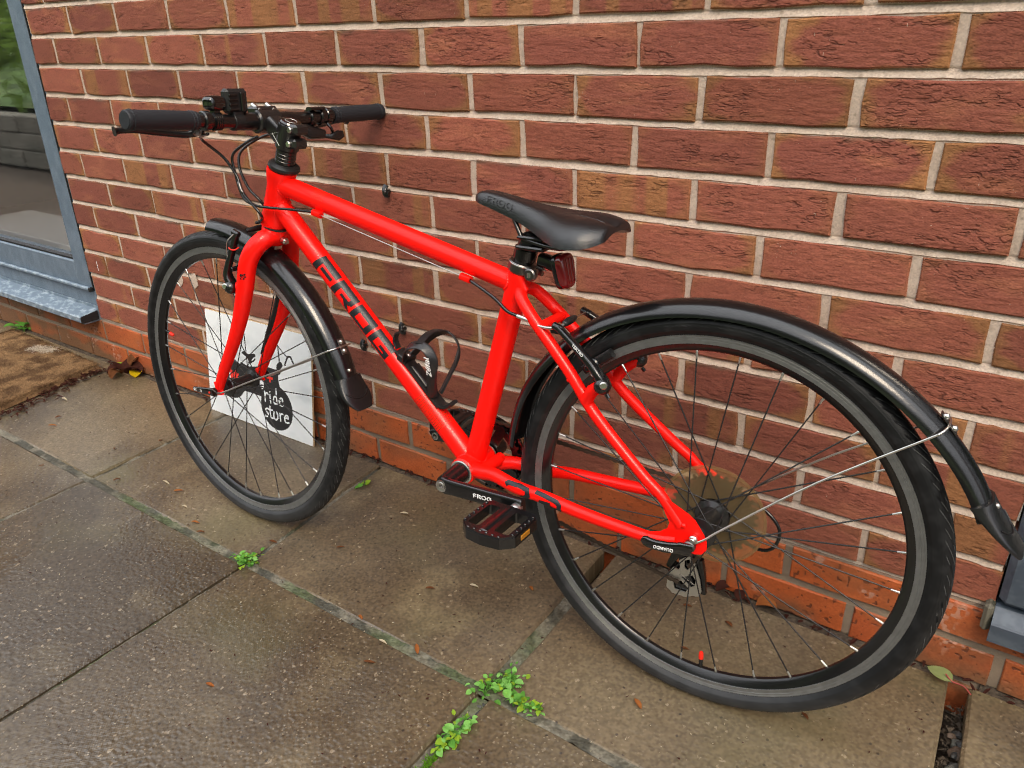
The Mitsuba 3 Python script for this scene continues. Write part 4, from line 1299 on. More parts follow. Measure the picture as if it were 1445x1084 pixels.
rivet(bk, rg, 158.0, .3640, .004)
rivet(fk, fg, 163.0, .3490, .003)
for (fn, par, th, r) in ((bk, rg, 140.2, .3505), (fk, fg, 155.6, .3456)):
    a = math.radians(th)
    d, t = P3(math.cos(a), math.sin(a), 0), P3(-math.sin(a), math.cos(a), 0)
    for s in (1, -1):
        put('clip_bolt', fn(ball(d * (r + .0035) + t * .0085 * s, 1, (.0045, .0045, .0045), 2)), 'm_steel', par, smooth=True)
    put('clip', fn(bar([d * (r + .0022) + t * .015, d * (r + .0022) - t * .015], .0011, .0065, d, .6, 12)), 'm_dark_steel', par, smooth=30)
    rr = r + .0032
    arch = [(.0272, -.0195), (.0268, -.012), (.0236, -.0058), (.0175, -.0018), (.0100, .0002), (0, .0006), (-.0100, .0002), (-.0175, -.0018), (-.0236, -.0058), (-.0268, -.012), (-.0272, -.0195)]
    mid = [d * (rr + b) + P3(0, 0, a_) for a_, b in arch]
    if fn is bk:
        A0 = [(-.0060, .0060, .0735), (-.0200, .0160, .0700), (-.0420, .0370, .0640), (-.1453, .1290, .0440)]
    else:
        A0 = [(-.0060, -.0020, .0640), (-.0260, .0040, .0600), (-.1000, .0400, .0500), (-.2028, .0880, .0400)]
    A0 = [P3(*q) for q in A0]
    pts = A0 + mid + [q * P3(1, 1, -1) for q in A0[::-1]]
    put('stay', fn(tube(cr(pts, 5), .00165, 8)), 'm_steel', par, smooth=True)
put('bracket', bk(cat(rbox(.2480, .2640, .2440, .2540, -.009, .009, .002))), 'm_black', rg)
put('bracket', fk(cat(bar([P3(-.1720, .3220, 0), P3(-.1640, .3020, 0)], .0015, .008, (1, 0, 0), .6, 12))), 'm_steel', fg)
put('bracket_bolt', fk(cat(cyl(P3(-.178, .3200, 0), P3(-.190, .3180, 0), .0062, 16, .002), cyl(P3(-.190, .3180, 0), P3(-.193, .3175, 0), .0036, 12))), 'm_steel', fork, smooth=30)

# rim brakes
for fn, key, piv, mid1, top, pad, tan, bolt in (
        (bk, 'rear_brake', P3(.1480, .2050, .0590), [P3(.1555, .2170, .0610), P3(.1700, .2300, .0590), P3(.1950, .2470, .0530)], P3(.2290, .2680, .0440), P3(.1760, .2210, .0215), P3(-.78, .62, 0), P3(.1440, .2075, .0690)),
        (fk, 'front_brake', P3(-.0950, .2330, .0570), [P3(-.0880, .2520, .0590), P3(-.0900, .2700, .0570), P3(-.0950, .2950, .0500)], P3(-.1060, .3290, .0430), P3(-.0960, .2640, .0215), P3(.94, .34, 0), P3(-.0910, .2340, .0680))):
    for s in (1, -1):
        S = P3(1, 1, s)
        path = cr([piv * S] + [q * S for q in mid1] + [top * S], 5)
        e = len(path)
        arm = put(key + '_arm', fn(cat(bar(path, np.interp(np.linspace(0, 1, e), [0, .2, .5, 1], [.0105, .0095, .0066, .0062]), np.interp(np.linspace(0, 1, e), [0, .25, 1], [.0085, .0065, .0050]), (0, 0, 1), .7, 14),
                                       ball(piv * S + P3(0, -.002, .004 * s), .0125, sub=3))), 'm_black', bike, smooth=40)
        put('pivot_bolt', fn(cyl(bolt * S, bolt * S + P3(-.003, .001, .006 * s), .0055, 16, .0015)), 'm_steel', arm, smooth=30)
        put('spring_screw', fn(cat(cyl(piv * S + P3(-.006, -.014, .002 * s), piv * S + P3(-.010, -.019, .003 * s), .0030, 10))), 'm_black', arm, smooth=30)
        t = tan / np.linalg.norm(tan)
        n_ = P3(-t[1], t[0], 0)
        if key == 'front_brake':
            t, n_ = n_, t
        put('brake_pad', fn(bar(cr([pad * S - t * .027, pad * S, pad * S + t * .027], 4), .0058, .0072, (0, 0, 1), .55, 14)), 'm_black_satin', arm, smooth=35)
        put('pad_holder', fn(cat(cyl(pad * S + P3(0, 0, .004 * s), pad * S + P3(0, 0, .036 * s), .0048, 14, .001), cyl(pad * S + P3(0, 0, .010 * s), pad * S + P3(0, 0, .018 * s), .0085, 16, .002))), 'm_black', arm, smooth=30)
        put('top_bolt', fn(cyl(top * S + P3(-.006, -.002, 0), top * S + P3(.010, .003, 0), .0058, 14, .0015)), 'm_black', arm, smooth=30)
        if s > 0 and key == 'rear_brake':
            put('lettering', fn(lettering('TEKTRO', .0042, (.1990, .2525, .0620), (-.82, -.57, .12), (-.5, .86, 0), (0, 0, 1), .0004)), 'm_white_print', arm)
# noodle, boot and return springs of the rear brake
put('ferrule', bk(tube([P3(.3040, .2715, .0355), P3(.2835, .2680, .0365)], .0034, 12)), 'm_silver', bike, smooth=True)
put('noodle', bk(tube(cr([(.2835, .2680, .0365), (.2640, .2640, .0400), (.2430, .2655, .0440), (.2320, .2680, .0390), (.2290, .2700, .0300)], 6), .0024, 10)), 'm_silver', bike, smooth=True)
put('cable_boot', bk(tube(cr([(.2290, .2700, .0300), (.2282, .2712, .0150), (.2280, .2715, -.0050)], 5), np.interp(np.linspace(0, 1, 11), [0, .15, .5, .85, 1], [.0035, .0052, .0058, .0050, .0030]), 14)), 'm_black_satin', bike, smooth=True)
put('bare_cable', bk(tube([P3(.2280, .2715, -.0050), P3(.2286, .2700, -.0440)], .0009, 6)), 'm_steel', bike, smooth=True)
put('spring', bk(cat(tube(cr([(.1500, .2120, .0480), (.1700, .2090, .0440), (.1780, .2120, .0420), (.1760, .2180, .0410), (.1690, .2170, .0400)], 6), .0011, 6),
                     tube([P3(.169 + .0055 * math.cos(t), .2130 + .0055 * math.sin(t), .044 + .0004 * t) for t in np.linspace(0, 14, 50)], .0010, 6))), 'm_steel', bike, smooth=True)
put('tie', fk(tube([P3(-.0985 + .0085 * math.cos(t), .302 + .0015 * math.sin(2 * t), .0470 + .0085 * math.sin(t)) for t in np.linspace(0, 2 * math.pi, 24)], .0013, 6)), 'm_redplastic', bike, smooth=True)
put('bare_cable', fk(tube(cr([(-.1060, .3290, .0500), (-.0960, .3160, .0580), (-.0910, .2960, .0580), (-.0930, .2780, .0590), (-.0880, .2600, .0620), (-.0860, .2520, .0640)], 6), .0009, 6)), 'm_steel', bike, smooth=True)
put('cable_end', fk(tube([P3(-.0865, .2545, .0635), P3(-.0830, .2440, .0650)], .0016, 8)), 'm_silver', bike, smooth=True)
put('cable_boot', fk(tube([P3(-.1120, .3330, .0250), P3(-.1140, .3350, -.0020), P3(-.1130, .3340, -.026)], [.0040, .0055, .0040], 12)), 'm_black_satin', bike, smooth=True)

# saddle, post, clamp, rear light
nst = 40
us = np.linspace(.3975, .1640, nst)
ring = []
tp_u = [.150, .170, .1975, .2433, .2912, .3308, .3600, .3800, .3920, .3975]
tp_v = [.4120, .4175, .4215, .4235, .4300, .4375, .4425, .4440, .4415, .4350]
hw_u = [.160, .167, .178, .197, .210, .235, .265, .295, .330, .365, .385, .3940, .3975]
hw_v = [.0360, .0465, .0610, .0710, .0710, .0610, .0420, .0290, .0230, .0205, .0180, .0120, .0040]
dr_u = [.164, .172, .190, .220, .260, .300, .350, .385, .3975]
dr_v = [.0180, .0245, .0320, .0365, .0340, .0270, .0220, .0170, .0060]
for u in us:
    top = np.interp(u, tp_u[::1], tp_v)
    w = np.interp(u, hw_u, hw_v)
    dp = np.interp(u, dr_u, dr_v)
    dipg = .0055 * np.exp(-((u - .166) / .045) ** 2)
    r = []
    for t in np.linspace(-1, 1, 25):
        x = np.sign(t) * (1 - (1 - abs(t)) ** 1.45)
        y = -dp * abs(t) ** 3.1 - dipg * math.exp(-(x * w / .010) ** 2) + .0015 * math.exp(-((abs(x) - .5) / .25) ** 2) * (w / .07)
        r.append((u + .010 * (math.exp(-(x * w / .016) ** 2)) * np.interp(u, [.166, .195], [1, 0]), top + y, x * w))
    for t in np.linspace(1, -1, 9)[1:-1]:
        r.append((u, top - dp + .004 + .004 * (1 - t * t), t * w * .86))
    ring.append(r)
ring = np.array(ring)
for _ in range(2):
    ring[1:-1] = .25 * ring[:-2] + .5 * ring[1:-1] + .25 * ring[2:]
saddle = put('saddle', bk(sweep(None, ring)), 'm_saddle', bike, smooth=50)
put('seam', bk(tube([P3(u, np.interp(u, tp_u, tp_v) - .0055 * math.exp(-((u - .166) / .045) ** 2) - .0006, 0) for u in np.linspace(.186, .225, 10)], .0012, 6)), 'm_black', saddle, smooth=True)
lt = lettering('FROG', .0085, (0, 0, 0), (1, 0, 0), (0, 1, 0), (0, 0, 1), .001, True, 1.5)
lv_ = np.asarray(lt.vertices)
lu = .3690 - lv_[:, 0] * .98
sk_ = np.array([np.interp(u, tp_u, tp_v) for u in lu])
wv = np.array([np.interp(u, hw_u, hw_v) for u in lu])
dpv = np.array([np.interp(u, dr_u, dr_v) for u in lu])
tpar = np.clip(.86 - lv_[:, 1] / .0105 * .30, 0, 1)
xx = 1 - (1 - tpar) ** 1.45
put('print', bk(TM(np.c_[lu, sk_ - dpv * tpar ** 3.1 + .0007 + lv_[:, 2] * .3, xx * wv + .0012], lt.faces)), 'm_saddle_print', saddle)
rails = []
for s in (1, -1):
    rails.append(tube(cr([(.3550, .4230, .006 * s), (.3283, .4165, .014 * s), (.3103, .3930, .021 * s), (.3023, .3850, .0225 * s), (.2700, .3780, .0225 * s), (.2350, .3780, .024 * s), (.2050, .3920, .030 * s)], 6), .0036, 12))
put('rail', bk(rails[0]), 'm_black', saddle, smooth=True)
put('rail', bk(rails[1]), 'm_black', saddle, smooth=True)
put('seat_post', bk(cat(tube([ST - sd * .05, ST + sd * .048], .0146, 28), cyl(P3(.300, .3805, -.016), P3(.300, .3805, .016), .0125, 24, .002), rbox(.268, .314, .3680, .3740, -.027, .027, .002), rbox(.270, .312, .3830, .3885, -.027, .027, .002),
                        rbox(.278, .304, .372, .385, -.012, .012, .003), rbox(.2740, .2960, .3890, .4060, -.010, .010, .003))), 'm_black', bike, smooth=30)
cl = ST + sd * .001
clamp = put('seat_clamp', bk(cat(lathe([(.0150, -.008), (.0200, -.008), (.0214, -.006), (.0214, .006), (.0200, .008), (.0150, .008)], cl, sd, 32, True),
                                 bar([cl + P3(-.019, -.004, -.010), cl + P3(-.030, -.007, -.010)], .0075, .0050, sd, .6, 12), bar([cl + P3(-.019, -.004, .010), cl + P3(-.030, -.007, .010)], .0075, .0050, sd, .6, 12))), 'm_dark_steel', bike, smooth=30)
put('band_line', bk(lathe([(.0214, .0045), (.0220, .0055), (.0214, .0065)], cl, sd, 32)), 'm_steel', clamp, smooth=True)
put('nut', bk(cat(cyl(cl + P3(-.025, -.0060, .014), cl + P3(-.025, -.006, .0235), .0098, 22, .002))), 'm_dark_steel', clamp, smooth=30)
put('nut_pin', bk(cat(bar([cl + P3(-.025, -.0025, .0236), cl + P3(-.025, -.0095, .0236)], .0030, .0012, (1, 0, 0), .9, 12))), 'm_steel', clamp, smooth=30)
put('clamp_lever', bk(tube(cr([cl + P3(-.027, -.006, -.012), cl + P3(-.034, .002, -.022), cl + P3(-.040, .006, -.012), cl + P3(-.044, .004, .004)], 5), [.0045] * 8 + [.0055] * 8, 12)), 'm_silver', clamp, smooth=True)
lc = P3(.2440, .3400, 0)
lens_poly = []
vv = np.asarray(ball((0, 0, 0), 1, sub=4).vertices)
ee = np.sign(vv) * np.abs(vv) ** .55
tilt = math.radians(-12)
Rt = np.array([[math.cos(tilt), -math.sin(tilt), 0], [math.sin(tilt), math.cos(tilt), 0], [0, 0, 1]])
lens = (ee * P3(.0085, .0250, .0185) * np.stack([1 + 0 * ee[:, 1], 1 + 0 * ee[:, 1], 1 + .16 * ee[:, 1]], -1)) @ Rt.T + lc
rl = put('rear_light', bk(TM(lens, ball((0, 0, 0), 1, sub=4).faces)), 'm_lens', bike, smooth=True, label='dark red rear light under the saddle')
put('housing', bk(TM((ee * P3(.0060, .0258, .0180) * np.stack([1 + 0 * ee[:, 1], 1 + 0 * ee[:, 1], 1 + .16 * ee[:, 1]], -1) + P3(.0085, 0, 0)) @ Rt.T + lc, ball((0, 0, 0), 1, sub=4).faces)), 'm_black', rl, smooth=True)
put('lens_rib', bk(cat(*[TM((np.asarray(bar([P3(-.0082, -.017, w), P3(-.0086, .018, w)], .0012, .0012, (1, 0, 0), .8, 8).vertices)) @ Rt.T + lc, bar([P3(-.0082, -.017, w), P3(-.0086, .018, w)], .0012, .0012, (1, 0, 0), .8, 8).faces) for w in (-.008, 0, .008)])), 'm_lens', rl, smooth=True)
put('mount', bk(cat(bar([lc + P3(.012, .004, 0), lc + P3(.030, .010, 0), lc + P3(.042, .012, 0)], .0095, .0105, (0, 1, 0), .6, 14), lathe([(.0148, -.008), (.0178, -.008), (.0178, .008), (.0148, .008)], ST + sd * .022, sd, 28, True))), 'm_black', rl, smooth=30)

# bottle cage
cg = put('bottle_cage', bk(cat(bar(cr([(.5665, .1570, 0), (.5440, .1365, 0), (.5195, .1120, 0), (.4939, .0865, 0), (.4790, .0720, 0)], 5), .0035, .0130, (-.7, .7, 0), .6, 14),
                               bar([P3(.5600, .1500, 0), P3(.5430, .1420, 0)], .0075, .0150, (.7, .7, 0), .6, 14), bar([P3(.5360, .1330, 0), P3(.5060, .1030, 0)], .0075, .0110, (-.7, .7, 0), .6, 14),
                               bar(cr([(.4830, .0750, 0), (.4720, .0730, 0), (.4620, .0760, 0), (.4530, .0840, 0)], 4), .0035, .0110, (.3, -1, 0), .6, 12),
                               bar(cr([(.5690, .1600, 0), (.5740, .1740, 0), (.5690, .1880, 0)], 4), .0022, .0070, (1, .1, 0), .7, 12))), 'm_cage', bike, smooth=35)
for s in (1, -1):
    path = cr([(.5470, .1480, .010 * s), (.5320, .1680, .024 * s), (.5130, .1850, .035 * s), (.4900, .1920, .0385 * s), (.4740, .1850, .0375 * s), (.4655, .1680, .0365 * s), (.4700, .1450, .034 * s), (.4770, .1250, .027 * s), (.4830, .1060, .018 * s), (.4880, .0900, .010 * s)], 7)
    out_ = path - (np.array([.5000, .1330, 0]) + 0 * path)
    put('strap', bk(bar(path, .0019, .0085, out_, .6, 12)), 'm_cage', cg, smooth=40)
put('strap', bk(bar(cr([(.4910, .1935, .0385), (.4930, .2010, .018), (.4935, .2030, 0), (.4930, .2010, -.018), (.4910, .1935, -.0385)], 5), .0018, .0070, (0, 1, 0), .6, 12)), 'm_cage', cg, smooth=40)
for q in (P3(.5520, .1440, .0), P3(.5010, .0850, 0)):
    put('bolt', bk(ball(q + P3(-.005, .006, .0), 1, (.0045, .0045, .0045), 2)), 'm_steel', cg, smooth=True)
put('lettering', bk(lettering('Zéfal', .0105, (.4640, .1420, .0430), (.03, 1, .14), (1, .12, -.1), (-.35, 0, 1), .0008, True)), 'm_white_print', cg)

# cranks, chainring, pedals, chain
cl_ = [P3(.4135, -.021, .086), P3(.3950, -.0200, .089), P3(.3200, -.0135, .0925), P3(.2650, -.0085, .095), P3(.2560, -.0078, .0955)]
crank = put('crank', bk(cat(bar(cr(cl_, 6), np.interp(np.linspace(0, 1, 25), [0, .12, .25, .9, 1], [.0150, .0155, .0135, .0125, .0105]), .0068, (0, 1, 0), .6, 18), lathe([(0, 0), (.0175, 0), (.0165, .020), (.0150, .044), (0, .044)], BB + P3(0, 0, .042), (0, 0, 1), 30))), 'm_black', bike, smooth=35)
put('edge_line', bk(tube(cr([q + P3(0, h, .0058) for q, h in zip(cl_, (.0142, .0140, .0124, .0116, .0095))], 6), .0017, 8)), 'm_decal_grey', crank, smooth=True)
put('bolt', bk(cat(lathe([(.0105, .0), (.0105, .0016), (.0088, .0020), (.0070, .0012), (.0062, .0018), (.0040, .0018), (.0034, -.002), (0, -.002)], P3(.4135, -.0208, .0930), (0, 0, 1), 28))), 'm_steel', crank, smooth=30)
put('lettering', bk(lettering('FROG', .0066, (.3480, -.0185, .0983), (-1, .085, .03), (.05, 1, 0), (0, 0, 1), .0005, True, 1.5)), 'm_white_print', crank)
cr_ = [P3(*(2 * BB[:2] - q[:2]), -q[2] + .004) for q in cl_]
cr_ = [q + P3(0, -.003 * i, 0) for i, q in enumerate(cr_)]
crank2 = put('crank', bk(cat(bar(cr(cr_, 6), np.interp(np.linspace(0, 1, 25), [0, .12, .25, .9, 1], [.0150, .0155, .0135, .0125, .0120]), .0068, (0, 1, 0), .6, 18), lathe([(0, 0), (.0175, 0), (.0165, -.020), (.0150, -.044), (0, -.044)], BB - P3(0, 0, .038), (0, 0, 1), 30))), 'm_black', bike, smooth=35)
put('bolt', bk(lathe([(.0050, .0), (.0075, .0008), (.0075, .0020), (.0050, .0028)], cr_[-2] + P3(0, 0, .0066), (0, 0, 1), 22, True)), 'm_steel', crank2, smooth=30)
put('bottom_bracket_cup', bk(cat(lathe([(0, 0), (.0212, 0), (.0212, .0035), (.0195, .0045), (.0120, .0045), (.0100, .006), (0, .006)], BB + P3(0, 0, .0355), (0, 0, 1), 30), lathe([(0, 0), (.0212, 0), (.0212, -.0035), (0, -.0045)], BB - P3(0, 0, .0355), (0, 0, 1), 30))), 'm_silver', bike, smooth=30)
nt = 32
g = []
R = .0650
for i in range(nt):
    for da, rr in ((-.28, R - .0030), (-.14, R + .0028), (.14, R + .0028), (.28, R - .0030)):
        a = (i + da) * 2 * math.pi / nt
        g.append((BB[0] + rr * math.cos(a), BB[1] + rr * math.sin(a)))
spid = unary_union([LineString([(BB[0], BB[1]), (BB[0] + .058 * math.cos(a), BB[1] + .058 * math.sin(a))]).buffer(.009) for a in np.arange(4) * math.pi / 2 + .5] + [Point(BB[0], BB[1]).buffer(.022)])
c2 = Point(BB[0], BB[1])
ringp = Polygon(g).difference(c2.buffer(.050))
chr_ = put('chainring', bk(cat(plate(ringp, -.0478, -.0452), plate(spid.difference(c2.buffer(.010)), -.0475, -.0425))), 'm_black', bike)
put('chain_guard', bk(cat(plate(c2.buffer(.0730, 24).difference(c2.buffer(.0560, 24)), -.0535, -.0512), plate(c2.buffer(.0730, 24).difference(c2.buffer(.0700, 24)), -.0512, -.0490))), 'm_black_gloss', chr_, smooth=30)


def pedal(org, s, tiltv):
    """body with two windows, studs, axle; org = crank end, s = +1 outwards to the left"""
    x0, x1 = org[0] - .046, org[0] + .042
    w0, w1 = .012, .100
    outer = Polygon([(x0 + .006, w0), (x1 - .006, w0), (x1, w0 + .010), (x1, w1 - .020), (x1 - .016, w1 - .004), (org[0], w1), (x0 + .016, w1 - .004), (x0, w1 - .020), (x0, w0 + .010)])
    wins = [sbox(org[0] + .017, w0 + .016, x1 - .013, w1 - .020).buffer(.004), sbox(x0 + .013, w0 + .016, org[0] - .017, w1 - .020).buffer(.004)]
    bod = plate(outer.difference(unary_union(wins)), -.0085, .0085)
    rim_ = plate(outer.buffer(.0015).difference(outer.buffer(-.005)), -.0105, .0060)
    ax = tube([P3(org[0], 0.0, .002), P3(org[0], 0.0, .016)], .0085, 18)

    def mp(m):
        v = np.asarray(m.vertices)
        r = np.c_[v[:, 0], v[:, 2] + tiltv * v[:, 1] + org[1] - .002, org[2] + s * v[:, 1]]
        f = np.asarray(m.faces)
        return TM(r, f[:, ::-1] if s > 0 else f)
    k = put('pedal', bk(cat(mp(bod), mp(rim_), mp(cyl(P3(org[0], w0, 0), P3(org[0], w1 - .008, 0), .0105, 18, .002)))), 'm_black', bike, smooth=30)
    st = []
    for w in np.linspace(w0 + .012, w1 - .020, 6):
        for x in (x0 + .003, x1 - .003):
            st.append(mp(ball(P3(x, w, .0090), .0022, sub=1)))
    for x in np.linspace(x0 + .018, x1 - .018, 6):
        st.append(mp(ball(P3(x, w1 - .006, .0078), .0026, sub=1)))
    put('stud', bk(cat(*st)), 'm_black_gloss', k, smooth=True, kind='stuff')
    for x in (x0 - .0018, x1 + .0018):
        put('reflector', bk(mp(rbox(x - .0012, x + .0012, w0 + .030, w1 - .034, -.0060, .0020, .0008))), 'm_amber', k, label='amber pedal reflector')
    put('axle', bk(TM(np.c_[np.asarray(ax.vertices)[:, 0], np.asarray(ax.vertices)[:, 1] + org[1] - .001, org[2] + s * np.asarray(ax.vertices)[:, 2] - s * .006], ax.faces)), 'm_silver', k, smooth=True)


pedal(P3(.2640, -.0085, .101), 1, .02)
pedal(cr_[-2] + P3(.000, .0, -.012), -1, .02)

links = []
cw = -.0465


def run(p0, p1, n0=0, sag=0.):
    p0, p1 = np.asarray(p0, float), np.asarray(p1, float)
    L = np.linalg.norm(p1 - p0)
    n = int(L / .0127)
    for i in range(n):
        t0, t1 = i / n, (i + 1) / n
        a, b = p0 + (p1 - p0) * t0, p0 + (p1 - p0) * t1
        a = a - P3(0, sag * 4 * t0 * (1 - t0), 0)
        b = b - P3(0, sag * 4 * t1 * (1 - t1), 0)
        w = .0022 if (i + n0) % 2 else .0014
        for s in (-1, 1):
            m_ = (a + b) / 2
            links.append(bar([a - (b - a) * .22, a + (b - a) * .1, m_, b - (b - a) * .1, b + (b - a) * .22], [.0022, .0036, .0016, .0036, .0022], .0005, (0, 1, 0), .8, 8).apply_translation([0, 0, s * w]))
        links.append(tube([a - P3(0, 0, .0030), a + P3(0, 0, .0030)], .0018, 6))


run((.413, .0450, -.0465), (.004, .0300, -.0420), 0, .003)
run((.405, -.0866, -.0465), (.052, -.1540, -.0460), 0, .004)
run((.0330, -.1150, -.0420), (-.012, -.030, -.0420))
for a in np.arange(-1.45, 1.5, .195):
    c = P3(BB[0] + .0653 * math.cos(a), BB[1] + .0653 * math.sin(a), cw)
    d = P3(BB[0] + .0653 * math.cos(a + .195), BB[1] + .0653 * math.sin(a + .195), cw)
    links.append(bar([c, d], .0038, .0030, (0, 1, .001), .8, 8))
put('chain', bk(cat(*links)), 'm_chain', bike, kind='stuff')
# rear derailleur
dp_ = Polygon([(.0523, -.1168), (.0435, -.1081), (.0344, -.1028), (.0277, -.1117), (.0169, -.1402), (.0126, -.1606), (.0164, -.171), (.0258, -.1729), (.0373, -.1798), (.0593, -.1799), (.0691, -.1719), (.0682, -.1462), (.0607, -.1323), (.0520, -.1345), (.0490, -.1278)])
holes_ = [Polygon([(.043, -.1133), (.0362, -.1094), (.0345, -.1222), (.0382, -.1279), (.042, -.1252)]), Polygon([(.0585, -.1593), (.0468, -.1533), (.034, -.1622), (.0381, -.1708), (.0552, -.1706)]), Polygon([(.0451, -.1457), (.029, -.1367), (.0237, -.1429), (.024, -.1527), (.0296, -.1576)])]
dk = put('derailleur', bk(cat(plate(dp_.buffer(.0008).difference(unary_union([h.buffer(.0008) for h in holes_])), -.0510, -.0490))), 'm_silver', bike, smooth=30, label='silver derailleur cage below the rear hub')
put('outer_cage', bk(plate(dp_.buffer(.003), -.0640, -.0620)), 'm_black', dk)
put('jockey_wheel', bk(cat(lathe([(.004, -.003), (.0185, -.003), (.0200, 0), (.0185, .003), (.004, .003)], (.046, -.158, -.0565), (0, 0, 1), 24, True))), 'm_black', dk, smooth=30)
put('jockey_wheel', bk(cat(lathe([(.004, -.003), (.0165, -.003), (.0180, 0), (.0165, .003), (.004, .003)], (.038, -.116, -.0565), (0, 0, 1), 24, True))), 'm_black', dk, smooth=30)
put('spring_pin', bk(tube([P3(.050, -.140, -.0485), P3(.024, -.152, -.0485)], .0009, 6)), 'm_dark_steel', dk, smooth=True)
put('body', bk(cat(bar(cr([(.004, -.014, -.073), (.004, -.040, -.076), (.018, -.070, -.074), (.034, -.100, -.068)], 5), .0110, .0120, (1, 0, 0), .6, 14), bar([P3(.030, -.098, -.060), P3(.062, -.112, -.060), P3(.072, -.140, -.060)], [.010, .008, .005], [.006, .005, .004], (1, .3, 0), .6, 12),
                       bar([P3(.022, -.108, -.058), P3(.014, -.140, -.058), P3(.010, -.168, -.058)], [.006, .005, .004], [.006, .005, .005], (1, .1, 0), .6, 12))), 'm_black', dk, smooth=35)
put('cable_loop', bk(tube(cr([(.006, .004, -.070), (-.040, .012, -.066), (-.0700, .0046, -.062), (-.0900, -.0188, -.060), (-.0840, -.0504, -.061), (-.0599, -.0617, -.064), (-.020, -.050, -.070)], 7), .0026, 8)), 'm_black', bike, smooth=True)

# ------------------------------------------------------------------ sign board behind the front wheel
SO = P3(.494, -.0485, .0008)
SEX = P3(.4236, .006, 0); SW = np.linalg.norm(SEX); SEX = SEX / SW
SEY = P3(0, .0400, .2935); SEY = SEY / np.linalg.norm(SEY)
SEN = np.cross(SEX, SEY)


def sg(m):
    v = np.asarray(m.vertices)
    return TM(SO + v[:, :1] * SEX + v[:, 1:2] * SEY + v[:, 2:3] * SEN, m.faces)


SH = .2955
sign = put('sign_board', sg(plate(sbox(.0, .0, SW, SH), -.0048, -.0002)), 'm_board_edge', label='white shop sign reading ride store leaning on the wall behind the front wheel', cat='sign')
put('face', sg(plate(sbox(.0008, .0008, SW - .0008, SH - .0008), -.0001, .0004)), 'm_board', sign)
cR, cL = Point(.286, .0735).buffer(.0625, 32), Point(.103, .118).buffer(.058, 32)
body_ = unary_union([cR, cL, Polygon([(.095, .092), (.150, .178), (.180, .166), (.248, .180), (.296, .180), (.296, .152), (.303, .132), (.250, .085), (.222, .092)]),
                     Polygon([(.150, .198), (.158, .205), (.178, .200), (.205, .2065), (.209, .200), (.196, .192), (.187, .178), (.176, .168), (.180, .186), (.168, .192)]),
                     stroke([(.298, .176), (.299, .190), (.307, .197)], .008, 1), stroke([(.302, .190), (.303, .212), (.299, .247)], .0022, 1), stroke([(.299, .247), (.318, .232), (.335, .223)], .0016, 1),
                     stroke([(.324, .200), (.332, .218), (.338, .226), (.347, .226), (.357, .211)], .0026, 1), stroke([(.187, .178), (.200, .186), (.206, .192)], .0022, 1)])
body_ = body_.difference(stroke([(.118, .186), (.140, .176), (.170, .170)], .0030, 1))
put('print_black', sg(plate(body_, .0004, .0007)), 'm_board_black', sign)
X_ = .2395
L1 = [[(0, .030), (.001, .0165), (.002, .004)], [(.002, .020), (.006, .027), (.011, .028), (.014, .025)],
      [(.0215, .025), (.0225, .012), (.024, .004)], [(.021, .0345), (.0215, .0352)],
      [(.046, .0235), (.041, .0255), (.036, .020), (.036, .010), (.041, .005), (.0475, .009)], [(.0465, .046), (.0475, .025), (.0485, .006)],
      [(.058, .015), (.066, .0185), (.0715, .018), (.070, .0255), (.063, .025), (.058, .017), (.060, .008), (.067, .005), (.074, .008)]]
L2 = [[(.010, .028), (.004, .027), (.000, .022), (.005, .0175), (.010, .014), (.008, .007), (.002, .005), (-.003, .008)],
      [(.0175, .036), (.018, .022), (.020, .009), (.025, .005), (.029, .007)], [(.013, .0275), (.027, .0285)],
      [(.033, .024), (.031, .014), (.035, .006), (.043, .006), (.047, .014), (.0455, .023)], [(.0455, .023), (.0425, .0275)],
      [(.055, .026), (.0565, .014), (.057, .006)], [(.056, .018), (.060, .025), (.066, .026)],
      [(.072, .016), (.080, .0195), (.086, .019), (.084, .026), (.077, .0255), (.072, .018), (.074, .009), (.081, .006), (.088, .009)]]
txt = [stroke([(X_ + a, .078 + b * 1.04) for a, b in cr(np.array(l), 5)] if len(l) > 2 else [(X_ + a, .078 + b) for a, b in l], .0022, 1) for l in L1]
txt += [stroke([(X_ + .001 + a * 1.05, .034 + b * 1.04) for a, b in cr(np.array(l), 5)] if len(l) > 2 else [(X_ + .001 + a * 1.05, .034 + b) for a, b in l], .0022, 1) for l in L2]
put('lettering', sg(plate(unary_union(txt), .0007, .0010)), 'm_board', sign, label='handwritten white words ride store')
wht = [stroke([(.072 + a, .118 + b) for a, b in l], .0026, 1) for l in ([(0, .022), (0, 0)], [(.006, .016), (.006, 0)], [(-.004, .014), (.010, .015)], [(.016, .024), (.016, 0)], [(.016, .012), (.024, .013), (.025, 0)])]
bl_ = unary_union([Point(.2235, .1325).buffer(.0125), Polygon([(.205, .142), (.214, .150), (.238, .142), (.238, .118), (.230, .113)])]).difference(stroke([(.214, .128), (.222, .122), (.232, .126)], .0016, 1))
put('lettering', sg(plate(unary_union(wht + [bl_]), .0007, .0010)), 'm_board', sign)
red_ = [stroke([(.100 + a, .119 + b) for a, b in l], .0032, 1) for l in ([(0, .022), (0, 0)], [(.000, .001), (.008, .004), (.008, .010), (0, .012), (.007, .016), (0, .021)], [(.017, .015), (.017, 0)], [(.024, .022), (.024, 0)], [(.032, .014), (.024, .008), (.033, .0)])]
put('lettering', sg(plate(unary_union(red_), .0007, .0010)), 'm_board_red', sign, label='red lettering')
